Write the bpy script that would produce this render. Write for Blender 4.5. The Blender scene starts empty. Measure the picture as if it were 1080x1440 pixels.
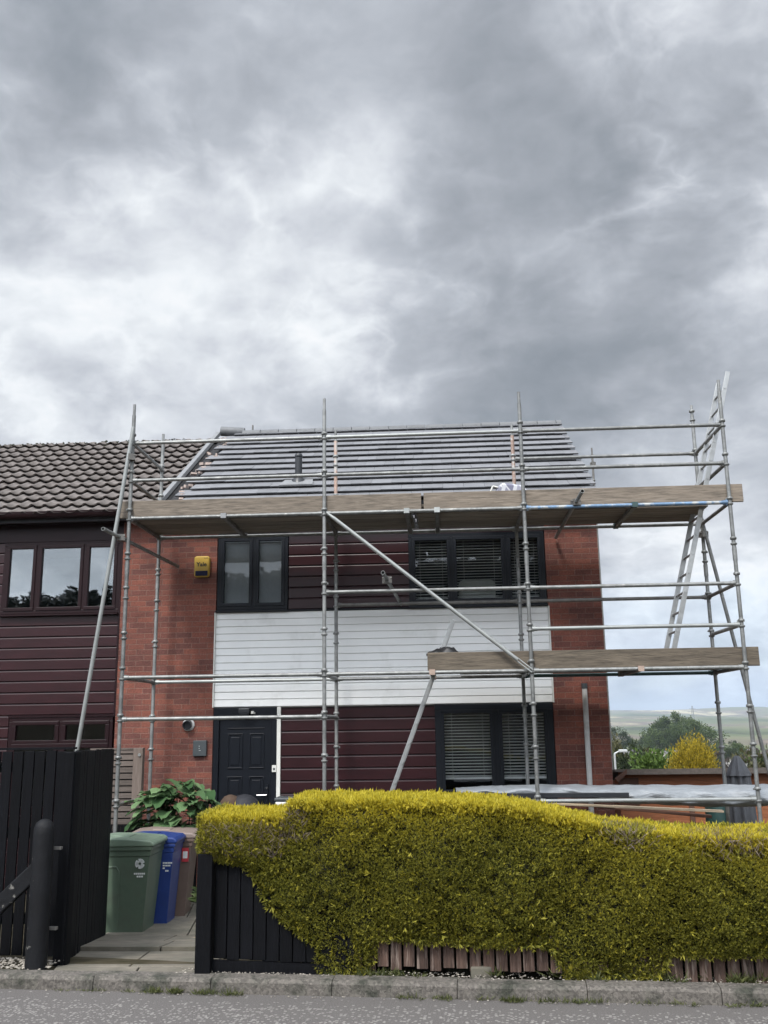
import bpy, bmesh, math, random
import numpy as np
from mathutils import Vector, Matrix
random.seed(7); rng = np.random.default_rng(7)
R = math.radians
sc = bpy.context.scene
C = sc.collection

# ------------------------------------------------------------------ camera
HC = 1.6
yaw, pitch, roll = .0592, .2207, -.0143
cy, sy = math.cos(yaw), math.sin(yaw)
Fv = Vector((-sy*math.cos(pitch), cy*math.cos(pitch), math.sin(pitch)))
r0 = Vector((cy, sy, 0)); u0 = r0.cross(Fv)
Rv = math.cos(roll)*r0 + math.sin(roll)*u0
Uv = -math.sin(roll)*r0 + math.cos(roll)*u0
cd = bpy.data.cameras.new('camera'); cam = bpy.data.objects.new('camera', cd); C.objects.link(cam)
M = Matrix((Rv, Uv, -Fv)).transposed().to_4x4(); M.translation = Vector((0, 0, HC))
cam.matrix_world = M
FPX = 1328.84
cd.sensor_fit = 'VERTICAL'; cd.sensor_height = 36.0; cd.sensor_width = 27.0
cd.lens = FPX/1440*36.0
cd.clip_start = .05; cd.clip_end = 20000
sc.camera = cam
sc.render.resolution_x, sc.render.resolution_y = 768, 1024

# ------------------------------------------------------------------ world, sun, exposure
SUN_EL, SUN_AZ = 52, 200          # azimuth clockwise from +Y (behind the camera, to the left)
SKY_CLOUD = 0.545
sc.view_settings.view_transform = 'Standard'; sc.view_settings.look = 'None'
sc.view_settings.gamma = 1; sc.view_settings.exposure = 1.07
world = bpy.data.worlds.new('World'); sc.world = world; world.use_nodes = True
nt = world.node_tree; N = nt.nodes; L = nt.links; N.clear()
def wn(t, **k):
    n = N.new(t)
    for a, b in k.items(): setattr(n, a, b)
    return n
def wmath(op, a, b=None, clamp=False):
    n = N.new('ShaderNodeMath'); n.operation = op; n.use_clamp = clamp
    for i, v in enumerate((a, b)):
        if v is None: continue
        if isinstance(v, (int, float)): n.inputs[i].default_value = v
        else: L.new(v, n.inputs[i])
    return n.outputs[0]
out = wn('ShaderNodeOutputWorld')
tc = wn('ShaderNodeTexCoord'); dirv = tc.outputs['Generated']
sep = wn('ShaderNodeSeparateXYZ'); L.new(dirv, sep.inputs[0])
zc = wmath('ADD', wmath('MAXIMUM', sep.outputs[2], 0.0), .42)
cmb = wn('ShaderNodeCombineXYZ')
L.new(wmath('DIVIDE', sep.outputs[0], zc), cmb.inputs[0]); L.new(wmath('DIVIDE', sep.outputs[1], zc), cmb.inputs[1])
def wnoise(scale, detail, rough, dist, off=0.0):
    mp = wn('ShaderNodeMapping'); mp.inputs['Location'].default_value = (off, off*.7, off*.3)
    L.new(cmb.outputs[0], mp.inputs[0])
    n = wn('ShaderNodeTexNoise'); L.new(mp.outputs[0], n.inputs['Vector'])
    n.inputs['Scale'].default_value = scale; n.inputs['Detail'].default_value = detail
    n.inputs['Roughness'].default_value = rough; n.inputs['Distortion'].default_value = dist
    return n.outputs[0]
def pixdir(px, py):
    return (Fv + Rv*((px-540)/FPX) - Uv*((py-720)/FPX)).normalized()
LOBES = [(120,330,120,.14),(290,345,90,.09),(500,215,60,.05),(400,90,90,.03),(480,390,110,.08),(825,395,55,.08),
 (740,250,60,.07),(1040,400,80,.08),(545,5,55,.10),(100,480,180,.05),(300,560,150,.05),(960,850,130,.12),(850,920,150,.06),(890,190,130,-.20),(1000,150,110,-.12),(480,260,60,.06),(560,190,50,.06),(180,360,120,-.05),
 (1040,610,90,.12),(100,100,120,-.20),(350,30,140,-.07),(650,120,90,-.12),(790,150,110,-.06),(950,300,140,-.10),
 (980,40,160,.10),(420,320,70,-.07),(600,440,110,-.07),(900,515,120,-.13),(750,530,140,-.10),(1000,545,70,-.08),
 (40,240,80,-.14),(320,210,60,-.06),(150,600,150,.02),(560,600,150,.0)]
def warpnoise(src, scale, detail, rough, off, warp, wscale, ntype='FBM'):
    """noise on warped coordinates: billowing rather than streaky cloud"""
    mp = wn('ShaderNodeMapping'); mp.inputs['Location'].default_value = off; L.new(src, mp.inputs[0])
    w = wn('ShaderNodeTexNoise'); L.new(mp.outputs[0], w.inputs['Vector']); w.inputs['Scale'].default_value = wscale; w.inputs['Detail'].default_value = 4
    sb = wn('ShaderNodeVectorMath', operation='SUBTRACT'); L.new(w.outputs['Color'], sb.inputs[0]); sb.inputs[1].default_value = (.5, .5, .5)
    ma = wn('ShaderNodeVectorMath', operation='MULTIPLY_ADD'); L.new(sb.outputs[0], ma.inputs[0]); ma.inputs[1].default_value = (warp,)*3; L.new(mp.outputs[0], ma.inputs[2])
    n = wn('ShaderNodeTexNoise'); n.noise_type = ntype; L.new(ma.outputs[0], n.inputs['Vector'])
    n.inputs['Scale'].default_value = scale; n.inputs['Detail'].default_value = detail; n.inputs['Roughness'].default_value = rough
    return n.outputs[0]
n1_ = warpnoise(cmb.outputs[0], 3.6, 12, .52, (3.1, 1.7, .4), .30, 2.1)
n2_ = warpnoise(cmb.outputs[0], 9.5, 12, .56, (8.3, 2.2, 1.4), .14, 6.0)
acc = wmath('ADD', wmath('MULTIPLY', n1_, .42), .312)
acc = wmath('ADD', acc, wmath('MULTIPLY', wmath('SUBTRACT', n2_, .5), .47))
# bright torn edges
rdg = wmath('SUBTRACT', 1.0, wmath('MULTIPLY', wmath('ABSOLUTE', wmath('SUBTRACT', warpnoise(cmb.outputs[0], 5.5, 9, .52, (5.5, 9.2, 2.), .35, 3.4), .5)), 5.0))
rdg = wmath('POWER', wmath('MAXIMUM', rdg, 0.0), 2.0)
acc = wmath('ADD', acc, wmath('MULTIPLY', wmath('MULTIPLY', rdg, wmath('MAXIMUM', wmath('SUBTRACT', n1_, .42), 0.0)), .9))
for px, py, s, a in LOBES:
    d = pixdir(px, py); k = (FPX/s)**2
    vm = wn('ShaderNodeVectorMath', operation='DOT_PRODUCT'); L.new(dirv, vm.inputs[0]); vm.inputs[1].default_value = d
    e = wmath('EXPONENT', wmath('MULTIPLY', wmath('SUBTRACT', vm.outputs['Value'], 1.0), k))
    acc = wmath('ADD', acc, wmath('MULTIPLY', e, a*(1.2 if a > 0 else .8)))
ramp = wn('ShaderNodeValToRGB'); L.new(acc, ramp.inputs[0])
def lin(r, g, b):
    f = lambda c: (c/255/12.92 if c/255 <= .04045 else ((c/255+.055)/1.055)**2.4)
    return (f(r), f(g), f(b), 1)
els = ramp.color_ramp.elements
els[0].position = .10; els[0].color = lin(108,117,126)
els[1].position = .95; els[1].color = lin(240,241,243)
for p, c in ((.34, lin(142,148,156)), (.44, lin(157,162,170)), (.55, lin(175,180,188)), (.68, lin(202,206,213)), (.82, lin(227,231,235))):
    e = els.new(p); e.color = c
sky = wn('ShaderNodeTexSky'); sky.sky_type = 'NISHITA'; sky.sun_disc = False
sky.sun_elevation = R(SUN_EL); sky.sun_rotation = R(SUN_AZ)
bsky = wn('ShaderNodeBackground'); L.new(sky.outputs[0], bsky.inputs[0]); bsky.inputs[1].default_value = .09
lowt = wn('ShaderNodeMapRange'); L.new(sep.outputs[2], lowt.inputs[0]); lowt.inputs[1].default_value = .15; lowt.inputs[2].default_value = .0; lowt.inputs[3].default_value = 0; lowt.inputs[4].default_value = 1
tint = wn('ShaderNodeMix', data_type='RGBA', blend_type='MULTIPLY'); L.new(lowt.outputs[0], tint.inputs[0]); L.new(ramp.outputs[0], tint.inputs[6]); tint.inputs[7].default_value = (.86, .97, 1.12, 1)
bcl = wn('ShaderNodeBackground'); L.new(tint.outputs[2], bcl.inputs[0]); 
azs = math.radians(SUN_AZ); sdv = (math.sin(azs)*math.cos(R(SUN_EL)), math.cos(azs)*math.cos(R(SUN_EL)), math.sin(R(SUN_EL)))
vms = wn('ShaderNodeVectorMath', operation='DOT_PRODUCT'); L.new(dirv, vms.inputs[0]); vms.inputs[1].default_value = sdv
glow = wmath('POWER', wmath('MAXIMUM', vms.outputs['Value'], 0.0), 2.0)      # overcast brightened around the hidden sun, added to lighten the house front
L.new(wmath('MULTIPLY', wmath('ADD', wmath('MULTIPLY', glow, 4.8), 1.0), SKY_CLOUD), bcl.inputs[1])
# thin blue gaps low over the hills
low = wn('ShaderNodeMapRange'); L.new(sep.outputs[2], low.inputs[0])
low.inputs[1].default_value = .16; low.inputs[2].default_value = .01; low.inputs[3].default_value = 0; low.inputs[4].default_value = .55
gap = wn('ShaderNodeMapRange'); L.new(wnoise(2.2, 6, .55, .2, 21.), gap.inputs[0])
gap.inputs[1].default_value = .42; gap.inputs[2].default_value = .62
mixf = wmath('MULTIPLY', low.outputs[0], gap.outputs[0], True)
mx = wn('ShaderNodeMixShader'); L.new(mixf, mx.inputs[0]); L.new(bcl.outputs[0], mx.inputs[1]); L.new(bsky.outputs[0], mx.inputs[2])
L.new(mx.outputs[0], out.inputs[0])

sl = bpy.data.lights.new('sun', 'SUN'); sl.energy = 1.5; sl.angle = R(12); sl.color = (1, .96, .9)
so = bpy.data.objects.new('sun', sl); C.objects.link(so)
az = R(SUN_AZ); sd = Vector((math.sin(az)*math.cos(R(SUN_EL)), math.cos(az)*math.cos(R(SUN_EL)), math.sin(R(SUN_EL))))
so.rotation_euler = sd.to_track_quat('Z', 'Y').to_euler(); so.location = (0, 0, 30)

# ------------------------------------------------------------------ materials
def mat(name, base, var=.2, scale=6, rough=.6, bump=0.15, bscale=40, metal=0., stretch=(1,1,1), island=0., base2=None,
        spec=.5, stain=None, stain_scale=1.5, stain_at=(.5,.7), coat=0., trans=0., objrand=False):
    m = bpy.data.materials.new(name); m.use_nodes = True
    t = m.node_tree; n = t.nodes; l = t.links
    b = n['Principled BSDF']
    b.inputs['Roughness'].default_value = rough; b.inputs['Metallic'].default_value = metal
    b.inputs['Specular IOR Level'].default_value = spec; b.inputs['Coat Weight'].default_value = coat
    tcd = n.new('ShaderNodeTexCoord'); mp = n.new('ShaderNodeMapping'); mp.inputs['Scale'].default_value = stretch
    l.new(tcd.outputs['Object'], mp.inputs[0]); vec = mp.outputs[0]
    if objrand:
        oi = n.new('ShaderNodeObjectInfo'); mu = n.new('ShaderNodeMath'); mu.operation = 'MULTIPLY'; mu.inputs[1].default_value = 37
        l.new(oi.outputs['Random'], mu.inputs[0]); l.new(mu.outputs[0], mp.inputs['Location'])
    nz = n.new('ShaderNodeTexNoise'); nz.inputs['Scale'].default_value = scale; nz.inputs['Detail'].default_value = 6
    nz.inputs['Roughness'].default_value = .62; l.new(vec, nz.inputs['Vector'])
    rp = n.new('ShaderNodeValToRGB'); l.new(nz.outputs[0], rp.inputs[0])
    c1 = tuple(c*(1-var) for c in base); c2 = base2 if base2 else tuple(min(1, c*(1+var)) for c in base)
    rp.color_ramp.elements[0].position = .3; rp.color_ramp.elements[0].color = (*c1, 1)
    rp.color_ramp.elements[1].position = .7; rp.color_ramp.elements[1].color = (*c2, 1)
    col = rp.outputs[0]
    if island:
        g = n.new('ShaderNodeNewGeometry'); mr = n.new('ShaderNodeMapRange'); l.new(g.outputs['Random Per Island'], mr.inputs[0])
        mr.inputs[3].default_value = 1-island; mr.inputs[4].default_value = 1+island
        vm = n.new('ShaderNodeVectorMath'); vm.operation = 'SCALE'; l.new(col, vm.inputs[0]); l.new(mr.outputs[0], vm.inputs['Scale'])
        col = vm.outputs[0]
    if objrand:
        mo_ = n.new('ShaderNodeMapRange'); l.new(oi.outputs['Random'], mo_.inputs[0]); mo_.inputs[3].default_value = .78; mo_.inputs[4].default_value = 1.22
        vo = n.new('ShaderNodeVectorMath'); vo.operation = 'SCALE'; l.new(col, vo.inputs[0]); l.new(mo_.outputs[0], vo.inputs['Scale']); col = vo.outputs[0]
    if stain:
        nz2 = n.new('ShaderNodeTexNoise'); nz2.inputs['Scale'].default_value = stain_scale; nz2.inputs['Detail'].default_value = 7
        nz2.inputs['Roughness'].default_value = .65; l.new(vec, nz2.inputs['Vector'])
        mr = n.new('ShaderNodeMapRange'); l.new(nz2.outputs[0], mr.inputs[0]); mr.inputs[1].default_value = stain_at[0]; mr.inputs[2].default_value = stain_at[1]
        mxx = n.new('ShaderNodeMix'); mxx.data_type = 'RGBA'; l.new(mr.outputs[0], mxx.inputs[0]); l.new(col, mxx.inputs[6]); mxx.inputs[7].default_value = (*stain, 1)
        col = mxx.outputs[2]
    l.new(col, b.inputs['Base Color'])
    if bump:
        nb = n.new('ShaderNodeTexNoise'); nb.inputs['Scale'].default_value = bscale; nb.inputs['Detail'].default_value = 5; l.new(vec, nb.inputs['Vector'])
        bp = n.new('ShaderNodeBump'); bp.inputs['Strength'].default_value = bump; bp.inputs['Distance'].default_value = .01
        l.new(nb.outputs[0], bp.inputs['Height']); l.new(bp.outputs[0], b.inputs['Normal'])
    m['col'] = 1
    return m

def brick_mat(name='brick'):
    m = bpy.data.materials.new(name); m.use_nodes = True
    t = m.node_tree; n = t.nodes; l = t.links; b = n['Principled BSDF']; b.inputs['Roughness'].default_value = .85
    tcd = n.new('ShaderNodeTexCoord'); s = n.new('ShaderNodeSeparateXYZ'); l.new(tcd.outputs['Object'], s.inputs[0])
    ad = n.new('ShaderNodeMath'); ad.operation = 'ADD'; l.new(s.outputs[0], ad.inputs[0]); l.new(s.outputs[1], ad.inputs[1])
    # slight wobble of the joints
    wob = n.new('ShaderNodeTexNoise'); wob.inputs['Scale'].default_value = 6; l.new(tcd.outputs['Object'], wob.inputs['Vector'])
    w2 = n.new('ShaderNodeMath'); w2.operation = 'MULTIPLY_ADD'; l.new(wob.outputs[0], w2.inputs[0]); w2.inputs[1].default_value = .012; l.new(s.outputs[2], w2.inputs[2])
    c = n.new('ShaderNodeCombineXYZ'); l.new(ad.outputs[0], c.inputs[0]); l.new(w2.outputs[0], c.inputs[1])
    br = n.new('ShaderNodeTexBrick'); l.new(c.outputs[0], br.inputs['Vector'])
    br.inputs['Scale'].default_value = 1; br.inputs['Brick Width'].default_value = .225; br.inputs['Row Height'].default_value = .0765
    br.inputs['Mortar Size'].default_value = .0055; br.inputs['Mortar Smooth'].default_value = .4; br.inputs['Bias'].default_value = -.12
    br.inputs['Color1'].default_value = (.215, .072, .048, 1); br.inputs['Color2'].default_value = (.112, .043, .036, 1)
    br.inputs['Mortar'].default_value = (.20, .115, .09, 1)
    nz = n.new('ShaderNodeTexNoise'); nz.inputs['Scale'].default_value = 1.3; nz.inputs['Detail'].default_value = 8; nz.inputs['Roughness'].default_value = .7
    l.new(tcd.outputs['Object'], nz.inputs['Vector'])
    rp = n.new('ShaderNodeValToRGB'); l.new(nz.outputs[0], rp.inputs[0])
    rp.color_ramp.elements[0].position = .3; rp.color_ramp.elements[0].color = (.5, .48, .48, 1)
    rp.color_ramp.elements[1].position = .72; rp.color_ramp.elements[1].color = (1.3, 1.25, 1.22, 1)
    mu = n.new('ShaderNodeVectorMath'); mu.operation = 'MULTIPLY'; l.new(br.outputs[0], mu.inputs[0]); l.new(rp.outputs[0], mu.inputs[1])
    fn = n.new('ShaderNodeTexNoise'); fn.inputs['Scale'].default_value = 45; fn.inputs['Detail'].default_value = 4; l.new(tcd.outputs['Object'], fn.inputs['Vector'])
    mr = n.new('ShaderNodeMapRange'); l.new(fn.outputs[0], mr.inputs[0]); mr.inputs[1].default_value = .3; mr.inputs[2].default_value = .7; mr.inputs[3].default_value = .75; mr.inputs[4].default_value = 1.25
    m2 = n.new('ShaderNodeVectorMath'); m2.operation = 'SCALE'; l.new(mu.outputs[0], m2.inputs[0]); l.new(mr.outputs[0], m2.inputs['Scale'])
    # pale lime flecks
    ef = n.new('ShaderNodeTexNoise'); ef.inputs['Scale'].default_value = 9; ef.inputs['Detail'].default_value = 8; ef.inputs['Roughness'].default_value = .75
    l.new(c.outputs[0], ef.inputs['Vector'])
    e2 = n.new('ShaderNodeMapRange'); l.new(ef.outputs[0], e2.inputs[0]); e2.inputs[1].default_value = .68; e2.inputs[2].default_value = .76; e2.inputs[4].default_value = .7
    mx = n.new('ShaderNodeMix'); mx.data_type = 'RGBA'; l.new(e2.outputs[0], mx.inputs[0]); l.new(m2.outputs[0], mx.inputs[6]); mx.inputs[7].default_value = (.42, .26, .2, 1)
    l.new(mx.outputs[2], b.inputs['Base Color'])
    bp = n.new('ShaderNodeBump'); bp.inputs['Strength'].default_value = .6; bp.inputs['Distance'].default_value = .008; bp.invert = True
    ah = n.new('ShaderNodeMath'); ah.operation = 'ADD'; l.new(br.outputs['Fac'], ah.inputs[0]); l.new(fn.outputs[0], ah.inputs[1])
    l.new(ah.outputs[0], bp.inputs['Height']); l.new(bp.outputs[0], b.inputs['Normal'])
    return m

def leaf_mat(name, dark, light, tip=None, rough=.55, trans=.25):
    """random colour per leaf between dark and light; 'gold' attribute mixes in the young-growth colour"""
    m = bpy.data.materials.new(name); m.use_nodes = True
    t = m.node_tree; n = t.nodes; l = t.links; b = n['Principled BSDF']; b.inputs['Roughness'].default_value = rough
    b.inputs['Specular IOR Level'].default_value = .3
    g = n.new('ShaderNodeNewGeometry'); rp = n.new('ShaderNodeValToRGB'); l.new(g.outputs['Random Per Island'], rp.inputs[0])
    rp.color_ramp.elements[0].color = (*dark, 1); rp.color_ramp.elements[1].color = (*light, 1)
    col = rp.outputs[0]
    if tip:
        at = n.new('ShaderNodeAttribute'); at.attribute_name = 'gold'
        mx = n.new('ShaderNodeMix'); mx.data_type = 'RGBA'; l.new(at.outputs['Fac'], mx.inputs[0]); l.new(col, mx.inputs[6]); mx.inputs[7].default_value = (*tip, 1)
        col = mx.outputs[2]
    l.new(col, b.inputs['Base Color'])
    tr = n.new('ShaderNodeBsdfTranslucent'); l.new(col, tr.inputs[0])
    ms = n.new('ShaderNodeMixShader'); ms.inputs[0].default_value = trans
    l.new(b.outputs[0], ms.inputs[1]); l.new(tr.outputs[0], ms.inputs[2]); l.new(ms.outputs[0], n['Material Output'].inputs[0])
    return m

def glass_mat(name, boost=2.0, tint=(.8, .85, .85)):
    m = bpy.data.materials.new(name); m.use_nodes = True
    t = m.node_tree; n = t.nodes; l = t.links; n.remove(n['Principled BSDF'])
    tr = n.new('ShaderNodeBsdfTransparent'); tr.inputs[0].default_value = (*tint, 1)
    gl = n.new('ShaderNodeBsdfGlossy'); gl.inputs['Roughness'].default_value = .015; gl.inputs[0].default_value = (.9, .93, .95, 1)
    nz = n.new('ShaderNodeTexNoise'); nz.inputs['Scale'].default_value = 1.4; tcd = n.new('ShaderNodeTexCoord'); l.new(tcd.outputs['Object'], nz.inputs['Vector'])
    bp = n.new('ShaderNodeBump'); bp.inputs['Strength'].default_value = .08; bp.inputs['Distance'].default_value = .02; l.new(nz.outputs[0], bp.inputs['Height']); l.new(bp.outputs[0], gl.inputs['Normal'])
    fr = n.new('ShaderNodeFresnel'); fr.inputs[0].default_value = 1.52
    mu = n.new('ShaderNodeMath'); mu.operation = 'MULTIPLY'; mu.use_clamp = True; l.new(fr.outputs[0], mu.inputs[0]); mu.inputs[1].default_value = boost
    ms = n.new('ShaderNodeMixShader'); l.new(mu.outputs[0], ms.inputs[0]); l.new(tr.outputs[0], ms.inputs[1]); l.new(gl.outputs[0], ms.inputs[2])
    l.new(ms.outputs[0], n['Material Output'].inputs[0])
    return m

MT = {}
MT['brick'] = brick_mat()
MT['maroon'] = mat('maroon_pvc', (.026, .0065, .0085), .22, 3, .34, .05, 6, stretch=(1, 1, 4), spec=.38)
MT['maroon_frame'] = mat('maroon_frame', (.014, .0046, .006), .15, 5, .4, .04, 20, spec=.22)
MT['white_pvc'] = mat('white_pvc', (.84, .85, .84), .03, 2, .4, .03, 10, stain=(.55, .55, .52), stain_scale=2.2, stain_at=(.55, .9))
MT['white_trim'] = mat('white_trim', (.66, .66, .62), .08, 6, .45, .05, 30)
MT['anthracite'] = mat('anthracite_frame', (.0085, .0105, .0145), .12, 5, .4, .04, 30, spec=.22)
MT['navy'] = mat('navy_door', (.0066, .0084, .0125), .12, 4, .42, .05, 60, spec=.22)
MT['glass'] = glass_mat('window_glass', .85, (.9, .92, .93))
MT['glass_mirror'] = glass_mat('window_glass_bright', 4.5, (.55, .6, .6))
MT['blind'] = mat('blind_slats', (.60, .595, .57), .06, 10, .5, 0)
MT['rollerblind'] = mat('roller_blind', (.36, .37, .375), .05, 20, .8, .1, 200)
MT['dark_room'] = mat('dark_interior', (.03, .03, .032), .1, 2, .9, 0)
MT['newtile'] = mat('new_grey_tile', (.165, .168, .178), .14, 8, .62, .12, 90, island=.10)
MT['oldtile'] = mat('old_brown_tile', (.158, .140, .131), .28, 9, .85, .35, 60, stain=(.095, .078, .068), stain_scale=3.2, stain_at=(.52, .75))
MT['moss'] = mat('moss', (.045, .048, .028), .4, 25, .95, .8, 60)
MT['ridge'] = mat('ridge_tile', (.13, .135, .14), .15, 12, .6, .15, 60, island=.1)
MT['oldridge'] = mat('old_ridge', (.07, .062, .055), .35, 14, .9, .6, 50, stain=(.05, .055, .03), stain_scale=9)
MT['lead'] = mat('lead_strip', (.24, .245, .25), .15, 7, .5, .1, 30, metal=.3)
MT['mortar'] = mat('mortar_bits', (.36, .29, .255), .25, 20, .9, .5, 60, island=.5)
MT['deck_felt'] = mat('roof_underlay', (.03, .03, .033), .3, 9, .9, .2, 40)
MT['steel'] = mat('galvanised_tube', (.205, .21, .205), .34, 9, .48, .15, 50, metal=.45, stain=(.34, .34, .32), stain_scale=14, stain_at=(.56, .72), objrand=True)
MT['steel_light'] = mat('bright_tube', (.34, .355, .345), .15, 6, .42, .08, 50, metal=.35, objrand=True)
MT['steel_rust'] = mat('pinkish_rusted_tube', (.38, .27, .22), .35, 10, .6, .2, 60, metal=.25, stain=(.45, .44, .42), stain_scale=10, stain_at=(.5, .6), objrand=True)
MT['steel_blue'] = mat('blue_painted_tube', (.12, .20, .31), .3, 8, .5, .15, 60, metal=.2, stain=(.38, .39, .38), stain_scale=7, stain_at=(.5, .6), objrand=True)
MT['steel_green'] = mat('dark_green_tube', (.045, .085, .085), .3, 8, .5, .15, 60, metal=.2, objrand=True)
MT['steel_dark'] = mat('dark_old_tube', (.15, .145, .135), .35, 9, .6, .2, 60, metal=.3, objrand=True)
MT['alu'] = mat('aluminium', (.36, .37, .37), .15, 10, .38, .08, 60, metal=.6)
MT['board'] = mat('scaffold_board', (.205, .17, .134), .5, 3.2, .85, .45, 8, stretch=(1.4, 14, 14), stain=(.10, .078, .058), stain_scale=1.6, stain_at=(.55, .78), objrand=True)
MT['board_dark'] = mat('scaffold_board_dark', (.105, .086, .064), .55, 3.2, .88, .45, 8, stretch=(1.4, 14, 14), stain=(.07, .055, .042), stain_scale=1.6, stain_at=(.5, .75), objrand=True)
MT['deck'] = mat('deck_board', (.185, .16, .132), .35, 3.2, .9, .3, 8, stretch=(1, 9, 9), stain=(.08, .065, .05), stain_scale=1.6, objrand=True)
MT['band'] = mat('board_end_band', (.25, .25, .26), .2, 20, .45, .1, 60, metal=.6)
MT['black_fence'] = mat('black_fence_paint', (.0030, .0033, .0046), .35, 5, .7, .4, 14, stretch=(9, 9, 1), island=.3, spec=.13)
MT['black_worn'] = mat('black_worn_post', (.0055, .006, .0075), .3, 6, .65, .4, 30, stain=(.16, .155, .14), stain_scale=11, stain_at=(.63, .68), spec=.25)
MT['old_wood'] = mat('red_brown_fence_wood', (.088, .054, .041), .6, 7, .9, .9, 16, stretch=(8, 8, .7), island=.45, stain=(.235, .18, .15), stain_scale=6, stain_at=(.52, .64))
MT['grey_wood'] = mat('grey_brown_screen_wood', (.13, .105, .09), .25, 6, .9, .3, 12, stretch=(1, 9, 9), island=.2)
MT['grey_post'] = mat('grey_brown_post', (.16, .125, .105), .25, 5, .9, .3, 12, stretch=(9, 9, 1))
MT['shed_wood'] = mat('shed_orange_wood', (.27, .095, .038), .3, 4, .75, .25, 10, stretch=(1, 9, 9), island=.18)
MT['shed_dark'] = mat('shed_dark_wood', (.085, .04, .026), .25, 5, .8, .2, 10)
MT['felt'] = mat('roof_felt', (.10, .085, .075), .25, 20, .95, .4, 120)
MT['tarp'] = mat('pale_grey_tarp', (.235, .255, .275), .2, 3, .42, .6, 6, stretch=(1.2, 2, 4))
for nd in MT['tarp'].node_tree.nodes:
    if nd.type == 'BUMP': nd.inputs['Distance'].default_value = .05
MT['pvc_black'] = mat('dark_plastic_trim', (.02, .022, .026), .1, 8, .35, .03, 30)
MT['pipe_white'] = mat('pale_pipe', (.55, .55, .54), .08, 6, .45, .05, 40, stain=(.38, .37, .35), stain_scale=4)
MT['green_bin'] = mat('green_bin_plastic', (.078, .112, .078), .14, 5, .5, .08, 120, stain=(.07, .09, .065), stain_scale=5)
MT['green_lid'] = mat('green_lid_plastic', (.13, .18, .13), .15, 6, .55, .08, 120)
MT['blue_bin'] = mat('blue_bin_plastic', (.012, .034, .16), .12, 5, .45, .08, 120)
MT['brown_bin'] = mat('brown_bin_plastic', (.115, .080, .064), .12, 5, .52, .08, 120)
MT['brown_lid'] = mat('brown_lid_plastic', (.205, .160, .138), .12, 5, .55, .08, 120)
MT['rubber'] = mat('black_rubber', (.012, .012, .012), .2, 10, .8, .1, 50)
MT['print_white'] = mat('white_print', (.6, .62, .6), .1, 30, .6, 0)
MT['red'] = mat('red_sticker', (.42, .03, .04), .1, 30, .5, 0)
MT['yellow'] = mat('alarm_yellow', (.52, .34, .06), .08, 8, .45, .03, 40)
MT['alarm_blue'] = mat('alarm_blue', (.006, .007, .035), .1, 8, .4, 0, spec=.2)
MT['ink'] = mat('dark_ink', (.02, .02, .02), .1, 8, .5, 0)
MT['grey_box'] = mat('grey_meter_box', (.055, .065, .07), .1, 10, .5, .05, 60)
MT['chrome'] = mat('chrome', (.75, .75, .75), .05, 8, .18, 0, metal=1.)
MT['concrete'] = mat('path_concrete', (.165, .148, .118), .25, 7, .9, .3, 60, stain=(.10, .098, .075), stain_scale=2.5, stain_at=(.45, .68))
MT['stone_pale'] = mat('pale_stones', (.27, .245, .21), .2, 20, .9, .2, 80, island=.4)
MT['bark'] = mat('bark', (.06, .045, .035), .3, 12, .95, .6, 30, stretch=(4, 4, 1))
MT['twig'] = mat('dead_twigs', (.16, .125, .10), .25, 20, .9, 0, island=.4)
MT['hedge_core'] = mat('hedge_core', (.012, .013, .006), .3, 20, .95, .6, 30)
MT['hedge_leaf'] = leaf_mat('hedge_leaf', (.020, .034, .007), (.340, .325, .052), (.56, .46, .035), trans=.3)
MT['gold_leaf'] = leaf_mat('gold_leaf', (.12, .11, .016), (.52, .39, .035), trans=.25)
MT['green_leaf'] = leaf_mat('green_leaf', (.03, .052, .018), (.11, .15, .05))
MT['dark_leaf'] = leaf_mat('dark_leaf', (.018, .028, .014), (.06, .08, .036))
MT['bright_leaf'] = leaf_mat('bright_leaf', (.05, .095, .02), (.14, .21, .05))
MT['olive_leaf'] = leaf_mat('olive_leaf', (.05, .055, .025), (.12, .115, .055))
MT['brown_leaf'] = leaf_mat('brown_leaf', (.05, .038, .03), (.11, .085, .065))
MT['blossom'] = leaf_mat('blossom', (.35, .34, .32), (.6, .6, .58))
MT['big_leaf'] = leaf_mat('big_leaf', (.035, .085, .03), (.15, .24, .11), rough=.4, trans=.15)
MT['grass'] = leaf_mat('grass_blades', (.035, .05, .012), (.13, .14, .05))
MT['wood_far'] = leaf_mat('conifers', (.008, .013, .008), (.022, .03, .016), trans=.05)
MT['parasol'] = mat('parasol_cloth', (.085, .09, .10), .15, 6, .85, .3, 18, stretch=(4, 4, .6))
MT['green_can'] = mat('green_water_butt', (.03, .085, .075), .15, 6, .5, .05, 60)
MT['render_pale'] = mat('pale_render', (.45, .42, .38), .1, 2, .9, 0)
MT['render_warm'] = mat('warm_render', (.33, .27, .23), .1, 2, .9, 0)
MT['far_roof'] = mat('far_roof', (.10, .075, .07), .2, 2, .9, 0)
MT['far_roof_grey'] = mat('far_roof_grey', (.13, .125, .125), .2, 2, .9, 0)
MT['lamp_metal'] = mat('lamp_metal', (.5, .52, .52), .1, 6, .5, 0, metal=.3)
MT['pylon'] = mat('pylon_steel', (.2, .21, .22), .1, 6, .7, 0)
MT['black_sheet'] = mat('black_sheet', (.012, .012, .013), .2, 12, .5, .6, 14)
MT['brown_cover'] = mat('brown_cover', (.075, .045, .028), .25, 9, .8, .3, 30)
MT['dark_cover'] = mat('dark_cover', (.02, .021, .027), .25, 9, .7, .3, 30)
MT['plank'] = mat('pale_plank', (.34, .27, .19), .25, 4, .85, .2, 14, stretch=(1, 9, 9), objrand=True)
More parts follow.
